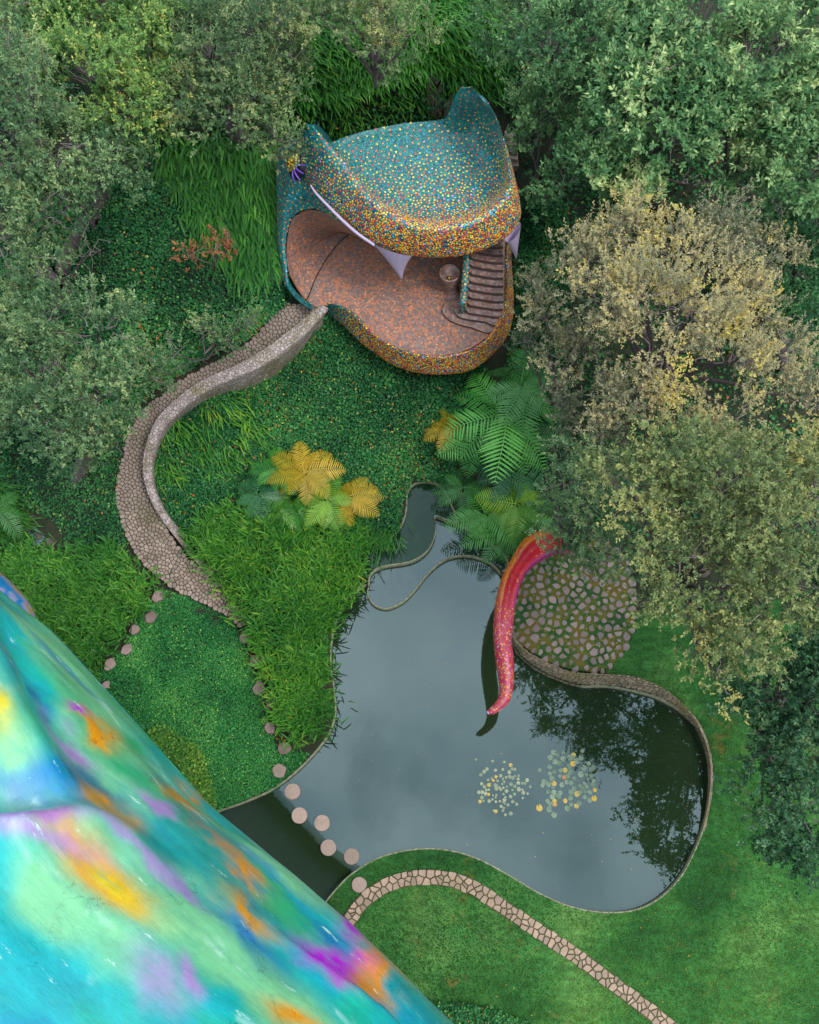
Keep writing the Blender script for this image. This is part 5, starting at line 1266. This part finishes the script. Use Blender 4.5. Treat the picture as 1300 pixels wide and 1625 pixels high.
# ------------------------------------------------------------------ strap leaved plants
def straps(name, poly, n_, mat, label, length=.55, width=.034, az=None, spread=.9, tint=0.0, lumps=.25, upw=.9, cat='strap leaf plants', clump=.22, hang=.5):
    nc = max(20, n_ // 14); C = sample_poly(poly, nc); Q = hit(C[:, 0], C[:, 1])
    i = rng.integers(0, nc, n_); P = Q[i] + np.column_stack([rng.normal(0, clump, (n_, 2)), np.zeros(n_)]); P[:, 2] = tz(P[:, 0], P[:, 1]) + lumps * fbm(P[:, :2] * .9, 41, 3)
    for (sx_, sy_, sr_) in STEPS:
        pq = proj(P); P = P[np.hypot(pq[:, 0] - sx_, pq[:, 1] - sy_) > sr_ + 3]
    n_ = len(P)
    L = length * rng.uniform(.6, 1.25, n_); a = rng.uniform(0, 2 * math.pi, n_)
    H_ = np.column_stack([np.cos(a), np.sin(a), np.zeros(n_)]) * spread + (0 if az is None else np.array([math.cos(az), math.sin(az), 0]))
    U = upw * rng.uniform(.6, 1.2, n_); hg = hang * rng.uniform(.5, 1.3, n_)
    S = unit(np.cross(H_, np.array([0, 0, 1.0])) + 1e-6); w = width * rng.uniform(.7, 1.25, n_)
    V = []
    for t, ws in ((0, .7), (.35, 1.0), (.7, .85), (1.0, .12)):
        c = P + H_ * (L * t * .8)[:, None] + np.array([0, 0, 1]) * (L * (U * t - hg * t * t))[:, None]
        V += [c - S * (w * ws * .5)[:, None], c + S * (w * ws * .5)[:, None]]
    V = np.stack(V, 1).reshape(-1, 3); b0 = (np.arange(n_) * 8)[:, None]
    F = np.concatenate([np.concatenate([b0 + 2 * k, b0 + 2 * k + 1, b0 + 2 * k + 3, b0 + 2 * k + 2], 1) for k in range(3)])
    me = mesh_fast(name, V, F); t = .40 + rng.normal(0, .14, n_) + (fbm(P[:, :2] * .7, 29, 3) - .5) * .5 + tint
    fattr(me, 'tint', np.clip(np.concatenate([t, t + .02, t + .06]), 0, 1))
    o = obj(name, me, mat); LEAVES[0] += n_ * 3
    return tag(o, label, cat, None, 'stuff')
L_STRAP = leaf_mat('leaf_strap', [(0, (.008, .050, .012)), (.35, (.022, .105, .018)), (.6, (.055, .175, .024)), (.8, (.12, .21, .025)), (1, (.30, .20, .02))], .36)
L_STRAPD = leaf_mat('leaf_strap_dark', [(0, (.007, .042, .012)), (.4, (.022, .105, .020)), (.7, (.055, .18, .030)), (1, (.15, .28, .04))], .36)
MOUND = [(300,862),(345,818),(420,825),(500,832),(575,850),(580,900),(572,930),(545,955),(528,1000),(520,1050),(526,1095),(529,1130),(515,1160),(490,1180),(462,1180),(440,1140),(425,1090),(405,1030),(392,980),(345,920)]
straps('strap_grass', MOUND, 10000, L_STRAP, 'bushy mound of bright green strap leaves on the left shore of the pond', .54, .042, None, .8, -.02, .95, 1.05, clump=.17)
straps('strap_grass', [(-30,880),(90,880),(180,868),(235,915),(255,940),(205,1000),(170,1050),(150,1100),(60,1010),(-30,930)], 6000, L_STRAPD, 'upright strap leaves between the painted serpent body and the ramp', .5, .048, None, .7, .04, .7, 1.05, clump=.17)
straps('strap_grass', [(255,250),(360,230),(440,250),(438,330),(448,400),(440,435),(385,440),(345,400),(290,320)], 3800, L_STRAPD, 'long drooping strap leaves left of the serpent cheek', .66, .078, -1.4, .55, -.10, .3, .55, hang=.75)
straps('strap_grass', [(430,190),(480,120),(480,-20),(800,-20),(790,150),(700,165),(660,190),(560,205),(520,225),(460,235)], 9500, L_STRAPD, 'strap leaves on the slope behind the serpent head', .55, .056, -1.2, .7, .02, .3, .8)
straps('strap_grass', [(255,690),(290,640),(360,632),(420,640),(430,700),(400,740),(330,760),(270,770)], 650, L_STRAP, 'light strap leaves hanging over the ivy inside the bend of the ramp', .5, .045, -.9, .7, -.06, .3, .7, hang=.8)
straps('strap_grass', [(565,858),(620,858),(628,848),(605,835),(570,845)], 350, L_STRAPD, 'few strap leaves at the rim of the upper pool', .35, .03, -1.5, .8)
straps('strap_grass', [(-40,770),(10,780),(35,830),(20,880),(-40,880)], 900, L_STRAPD, 'dark drooping strap leaves at the left edge beside the stream', .7, .03, -.6, .8, -.12)

# ------------------------------------------------------------------ ferns
def frond_mesh(name, seed):
    r_ = np.random.default_rng(seed); np_ = 17; V, F = [], []
    def rach(t): return np.array([t * (1 - .10 * t), .04 * math.sin(2.2 * t + seed), .34 * t - .52 * t * t])
    for k in range(12):
        a, c = rach(k / 12), rach((k + 1) / 12); w = .010 * (1 - k / 14); o_ = len(V)
        V += [a + (0, -w, .004), a + (0, w, .004), c + (0, w, .004), c + (0, -w, .004)]; F.append((o_, o_ + 1, o_ + 2, o_ + 3))
    for i in range(np_):
        t = .09 + .90 * i / (np_ - 1); c = rach(t); ln = .30 * math.sin(math.pi * min(1, (t * .84 + .14))) ** .8 * r_.uniform(.88, 1.08) + .012
        for s in (-1, 1):
            d = unit(np.array([.50 + r_.normal(0, .05), s, .10 - .25 * t])); w = .0165 * r_.uniform(.85, 1.1) * (.45 + .55 * math.sin(math.pi * min(1, t * .9 + .1)))
            fw = unit(np.array([1, 0, 0]) - d * d[0]); o_ = len(V); dr = -.16 * ln
            pts_ = [(0, .5, 0), (.30, 1.0, .15), (.65, .72, .5), (1.0, .08, 1.0)]
            for f, ww, g in pts_:
                q = c + d * ln * f + np.array([0, 0, dr * g + .006]); V += [q - fw * w * ww, q + fw * w * ww + (0, 0, -.006)]
            for k in range(3): F.append((o_ + 2 * k, o_ + 2 * k + 1, o_ + 2 * k + 3, o_ + 2 * k + 2))
    me = mesh_any(name, V, F); return me
FM = [frond_mesh('frond', s) for s in (1, 2, 3)]
def fern_mat(name, c0, c1):
    m, n, l, b = newmat(name); oi = n.new('ShaderNodeObjectInfo'); nz = noise_node(n, 3, 3, .6, pos(n), l)
    mx = n.new('ShaderNodeMath'); mx.operation = 'ADD'; l.new(oi.outputs['Random'], mx.inputs[0]); l.new(nz.outputs['Fac'], mx.inputs[1])
    r = ramp(n, [(.4, c0), (1.0, c1)]); mm = n.new('ShaderNodeMath'); mm.operation = 'MULTIPLY'; mm.inputs[1].default_value = .66; l.new(mx.outputs[0], mm.inputs[0]); l.new(mm.outputs[0], r.inputs['Fac'])
    l.new(r.outputs['Color'], b.inputs['Base Color']); b.inputs['Roughness'].default_value = .45
    t = n.new('ShaderNodeBsdfTranslucent'); l.new(r.outputs['Color'], t.inputs['Color']); mx = n.new('ShaderNodeMixShader'); mx.inputs['Fac'].default_value = .28
    l.new(b.outputs['BSDF'], mx.inputs[1]); l.new(t.outputs['BSDF'], mx.inputs[2]); l.new(mx.outputs['Shader'], n['Material Output'].inputs['Surface']); return m
FG = {'green': fern_mat('fern_green', (.034, .20, .026), (.11, .40, .055)), 'dark': fern_mat('fern_dark', (.022, .13, .03), (.07, .26, .055)), 'lime': fern_mat('fern_lime', (.09, .26, .025), (.22, .40, .03)), 'gold': fern_mat('fern_gold', (.34, .26, .012), (.52, .33, .014)), 'bluish': fern_mat('fern_bluish', (.020, .12, .045), (.06, .23, .075))}
FME = {k: [] for k in FG}
for k, mm in FG.items():
    for f_ in FM:
        c = f_.copy(); c.materials.append(mm); FME[k].append(c)
def fern(px, py, hgt, rpx, kind, nf, label, a0=None, a1=None, pitch=.18, group='tree ferns by the pools'):
    B = hit(px, py); z = B[2] + hgt; C = at(px, py, z); B = np.array([C[0], C[1], tz(C[0], C[1])])
    sc = 1.28 * rpx * np.linalg.norm(at(px + 1, py, z) - C)
    root = thing('tree_fern', B, label, 'fern', group)
    tr = np.array([B - (0, 0, .1), B * .5 + C * .5, C]); V, F = tube_arrays([(tr, [.10, .08, .05])], 7); obj('stem', mesh_fast('stem', V, F, True), m_bark, root)
    for k in range(nf):
        a = (a0 + (a1 - a0) * (k + .5) / nf if a0 is not None else 2 * math.pi * k / nf) + rng.normal(0, .12)
        o = bpy.data.objects.new('frond', random.choice(FME[kind])); s = sc * rng.uniform(.62, 1.15)
        COL.objects.link(o); o.parent = root; o.matrix_parent_inverse = parent_inv(root)
        o.location = tuple(C + (0, 0, rng.uniform(-.04, .06))); o.rotation_euler = (rng.normal(0, .22), pitch + rng.normal(0, .24), a); o.scale = (s, s, s)
    return root
fern(800,655,1.6,92,'green',11,'largest green tree fern below the right end of the lower jaw', pitch=.10)
fern(830,610,1.9,70,'dark',9,'dark tree fern behind the largest fern, against the grey tree')
fern(760,690,1.0,62,'green',7,'green tree fern leaning over the ivy slope, left of the largest fern')
fern(800,748,1.1,66,'bluish',9,'blue green tree fern in the middle of the fern bank')
fern(735,775,.7,48,'dark',8,'dark fern arching over the top of the upper pool')
fern(770,815,.8,56,'green',9,'bright fern with long fronds over the edge of the upper pool')
fern(820,800,1.0,52,'lime',12,'yellow green fern just left of the grey tree over the tail')
fern(795,850,.7,52,'green',9,'lowest green fern beside the base of the red tail')
fern(845,825,.9,46,'green',7,'fern tucked between the red tail and the grey tree')
fern(845,690,1.3,52,'dark',7,'dark shaded fern between the fern bank and the khaki tree')
fern(485,752,1.2,50,'gold',15,'golden yellow tree fern at the top of the left fern group', pitch=.05, group='ferns above the grass mound')
fern(520,795,1.1,50,'lime',14,'lime green tree fern in the middle of the left fern group', pitch=.05, group='ferns above the grass mound')
fern(556,790,1.0,42,'gold',13,'golden tree fern at the right end of the left fern group', pitch=.05, group='ferns above the grass mound')
fern(410,785,.9,48,'bluish',9,'green tree fern at the left end of the left fern group', group='ferns above the grass mound')
fern(440,745,1.0,44,'green',8,'green fern behind the golden tree fern', group='ferns above the grass mound')
fern(438,812,.7,38,'lime',11,'yellowing fern at the front of the left fern group beside the grass mound', group='ferns above the grass mound')
fern(475,815,.8,40,'green',7,'green fern at the front of the left fern group', group='ferns above the grass mound')
fern(-5,812,.8,42,'dark',7,'dark fern at the left edge above the stream', group=None)
fern(715,680,.5,36,'gold',11,'brownish fern at the edge of the ivy slope')

# ------------------------------------------------------------------ water lilies
def pad_mesh(name, seed):
    r_ = np.random.default_rng(seed); m = 16; a = np.linspace(.22, 2 * math.pi - .22, m); w = 1 + .04 * np.sin(3 * a + seed)
    V = [(0, 0, .004)] + [(w[k] * math.cos(a[k]), w[k] * math.sin(a[k]), .02 * math.sin(2 * a[k] + seed)) for k in range(m)]
    V += [(x, y, -.03) for x, y, z in V]
    F = [(0, k, k + 1) for k in range(1, m)] + [(k + 1, k, k + m + 1, k + m + 2) for k in range(1, m)]
    return mesh_any(name, V, F)
def pad_mat(name, c0, c1):
    m, n, l, b = newmat(name); oi = n.new('ShaderNodeObjectInfo'); r = ramp(n, [(0, c0), (1, c1)]); l.new(oi.outputs['Random'], r.inputs['Fac']); l.new(r.outputs['Color'], b.inputs['Base Color']); b.inputs['Roughness'].default_value = .4; return m
PM = {'green': pad_mat('pad_green', (.085, .145, .085), (.17, .23, .15)), 'pale': pad_mat('pad_pale', (.15, .19, .11), (.27, .29, .17)), 'gold': pad_mat('pad_gold', (.34, .27, .05), (.50, .30, .03)), 'rust': pad_mat('pad_rust', (.40, .14, .02), (.5, .2, .03))}
PB = {}
for k, mm in PM.items():
    PB[k] = []
    for s in (1, 2, 3):
        q = pad_mesh('lily_pad', s); q.materials.append(mm); PB[k].append(q)
placed = []
def pad(px, py, rpx, kind, label, group):
    P = at(px, py, .012); s = rpx * np.linalg.norm(at(px + 1, py, 0) - P)
    if any((P[0] - q[0]) ** 2 + (P[1] - q[1]) ** 2 < (.72 * (s + q[2])) ** 2 for q in placed): return
    placed.append((P[0], P[1], s)); o = bpy.data.objects.new('lily_pad', random.choice(PB[kind])); COL.objects.link(o)
    o.location = tuple(P + (0, 0, .004 * (len(placed) % 4))); o.rotation_euler = (0, 0, rng.uniform(0, 6.28)); o.scale = (s, s * rng.uniform(.85, 1), s); tag(o, label, 'lily pad', group)
for (cx, cy, sx_, sy_, n_) in [(884,1212,10,14,16),(910,1205,16,10,20),(930,1220,10,14,14),(900,1240,26,14,36),(872,1248,12,16,22),(925,1255,14,12,20),(905,1268,22,10,24),(880,1276,14,10,14)]:
    for _ in range(n_):
        x, y = rng.normal(cx, sx_), rng.normal(cy, sy_)
        if not (853 < x < 948 and 1184 < y < 1294): continue
        u = rng.random()
        if u < .86: pad(x, y, rng.uniform(2.4, 4.0), 'green', 'grey green lily pad in the dense right hand cluster', 'green lily pads of the right cluster')
        elif u < .93: pad(x, y, rng.uniform(2.6, 3.8), 'gold', 'golden yellow lily pad in the dense right hand cluster', 'golden lily pads of the right cluster')
        else: pad(x, y, rng.uniform(2.4, 3.4), 'rust', 'rust orange lily pad in the dense right hand cluster', 'rusty lily pads of the right cluster')
pad(856, 1282, 4.4, 'gold', 'single bright yellow lily pad below and between the two clusters', 'single pad'); pad(941, 1267, 4.2, 'rust', 'rust orange lily pad in the dense right hand cluster', 'rusty lily pads of the right cluster'); pad(938, 1262, 3.8, 'gold', 'golden yellow lily pad in the dense right hand cluster', 'golden lily pads of the right cluster')
for (cx, cy, sx_, sy_, n_) in [(790,1245,18,14,42),(800,1270,16,12,34),(775,1250,8,16,18),(825,1240,10,14,18),(800,1220,24,10,16)]:
    for _ in range(n_):
        x, y = rng.normal(cx, sx_), rng.normal(cy, sy_)
        if not (752 < x < 852 and 1196 < y < 1294): continue
        if rng.random() < .88: pad(x, y, rng.uniform(1.4, 2.8), 'pale', 'small pale olive lily pad in the loose left hand cluster', 'pale lily pads of the left cluster')
        else: pad(x, y, rng.uniform(1.8, 2.8), 'gold', 'small yellow lily pad in the loose left hand cluster', 'yellow lily pads of the left cluster')

# ------------------------------------------------------------------ small things
def rock(px, py, r, label, mat, group=None, sq=.7):
    P = hit(px, py); V, F = [], []; nu, nv = 12, 8; G = []
    for i in range(nu):
        a = i * 2 * math.pi / nu; row = []
        for j in range(nv + 1):
            b2 = -math.pi / 2 + math.pi * j / nv; d = np.array([math.cos(a) * math.cos(b2), math.sin(a) * math.cos(b2), math.sin(b2) * sq])
            row.append(d * r * (.75 + .5 * float(vnoise((d * 1.7 + P)[None], 3)[0])))
        G.append(row)
    o = obj('rock', grid_mesh('rock', np.array(G), True), mat); o.location = tuple(P + (0, 0, r * .2)); return tag(o, label, 'rock', group)
m_rock = stone_mat('rock', (.05, .04, .032), (.13, .10, .085), (.03, .05, .015), .5, 4)
for k, (x, y, r_) in enumerate([(45,838,.16),(62,852,.13),(80,862,.2),(96,868,.15),(108,866,.17),(52,822,.14),(90,880,.13),(30,815,.15),(120,874,.14),(72,872,.11)]):
    rock(x, y, r_, 'brown wet rock in the small stream at the left', m_rock, 'rocks in the stream')
rock(592, 838, .22, 'mossy grey rock at the foot of the golden fern beside the upper pool', m_rock); rock(612, 833, .15, 'small brown rock near the upper pool under the ivy', m_rock); rock(585, 828, .17, 'grey rock half under the golden fern', m_rock)
# stream
st_px = catmull([(-30,800),(20,805),(60,835),(100,850),(135,870),(130,885),(95,885),(50,862),(10,840),(-30,830)], 4, True); stw = at(st_px[:, 0], st_px[:, 1], .04)
water_sheet('stream_water', stw, .04, m_water2)

# paved landing and steps behind the head
pat = np.array([(664,182),(672,165),(690,158),(722,160),(726,180),(715,198),(690,200)], float); wpt = hit(pat[:, 0], pat[:, 1])
patio = disc_mesh('landing', wpt, .06, m_dirt); tag(patio, kind='structure')
pp = poisson2(lambda k: sample_poly(wpt[:, :2], k), 6000, .17); lay_stones(patio, [None if c is None else smooth_cell(c, .12) for c in voronoi(pp, .17, .03)], zoff(.06), .03, m_cobble, 'stone')
def step_run(pts, dz, label, wpx):
    q0 = hit(*pts[0]); run = thing('garden_steps', q0, label, 'steps')
    for k, (x, y) in enumerate(pts):
        z1 = float(q0[2]) + .1 + dz * k; ol = np.array([(x - wpx / 2, y), (x + wpx / 2, y + 2), (x + wpx / 2, y - 9), (x - wpx / 2, y - 11)], float)
        slab('step', at(ol[:, 0], ol[:, 1], z1)[:, :2], float(q0[2]) - .5, z1, m_cobble, run, .02)
step_run([(814,262),(813,251),(812,240),(811,229),(810,218)], .15, 'stone garden steps in the shade to the right of the serpent head', 18)
step_run([(716,168),(722,160),(728,152)], .12, 'short stone steps from the landing behind the right horn', 20)

# fallen leaves on path, lawn, bank and water
m_fall = leaf_mat('fallen_leaf', [(0, (.10, .05, .02)), (.5, (.28, .13, .03)), (1, (.45, .27, .05))], .7, .1)
def fallen(name, poly, n_, dz, label, zfun=None, size=.06, water=False):
    P = sample_poly(poly, n_); Q = at(P[:, 0], P[:, 1], .006) if water else hit(P[:, 0], P[:, 1]) + (0, 0, dz)
    nn = unit(rng.normal(0, .05 if water else .25, (n_, 3)) + (0, 0, 1)); D = unit(np.cross(nn, rand_unit(n_))); k = rng.uniform(.5, 1.3, n_)
    o = leaves_obj(name, [leaf_quads(Q, D, nn, size * k, size * .55 * k)], [rng.random(n_)], m_fall); return tag(o, label, 'fallen leaves', None, 'stuff')
fallen('fallen_leaves', [(560,1450),(700,1420),(900,1540),(1000,1460),(1120,1400),(1290,1300),(1290,1620),(600,1620)], 120, .03, 'few dry leaves scattered over the lawn', size=.045)
fallen('fallen_leaves', [(825,950),(900,900),(1000,920),(1000,1000),(950,1065),(850,1030)], 200, .13, 'dry leaves between the terrace stones', size=.05)
fallen('fallen_leaves', [(395,1020),(425,1020),(430,1100),(460,1190),(440,1190),(410,1100)], 160, .06, 'brown leaves along the flat stones by the grass mound', size=.06)
fallen('fallen_leaves', [(540,1000),(780,950),(780,1100),(1100,1180),(1100,1330),(950,1430),(700,1330),(560,1250)], 70, 0, 'tiny leaves floating on the pond', size=.035, water=True)
fallen('fallen_leaves', IVY, 300, .22, 'dry leaves caught on the ivy slope', size=.08)
print('LEAVES', LEAVES[0], 'OBJECTS', len(bpy.data.objects))
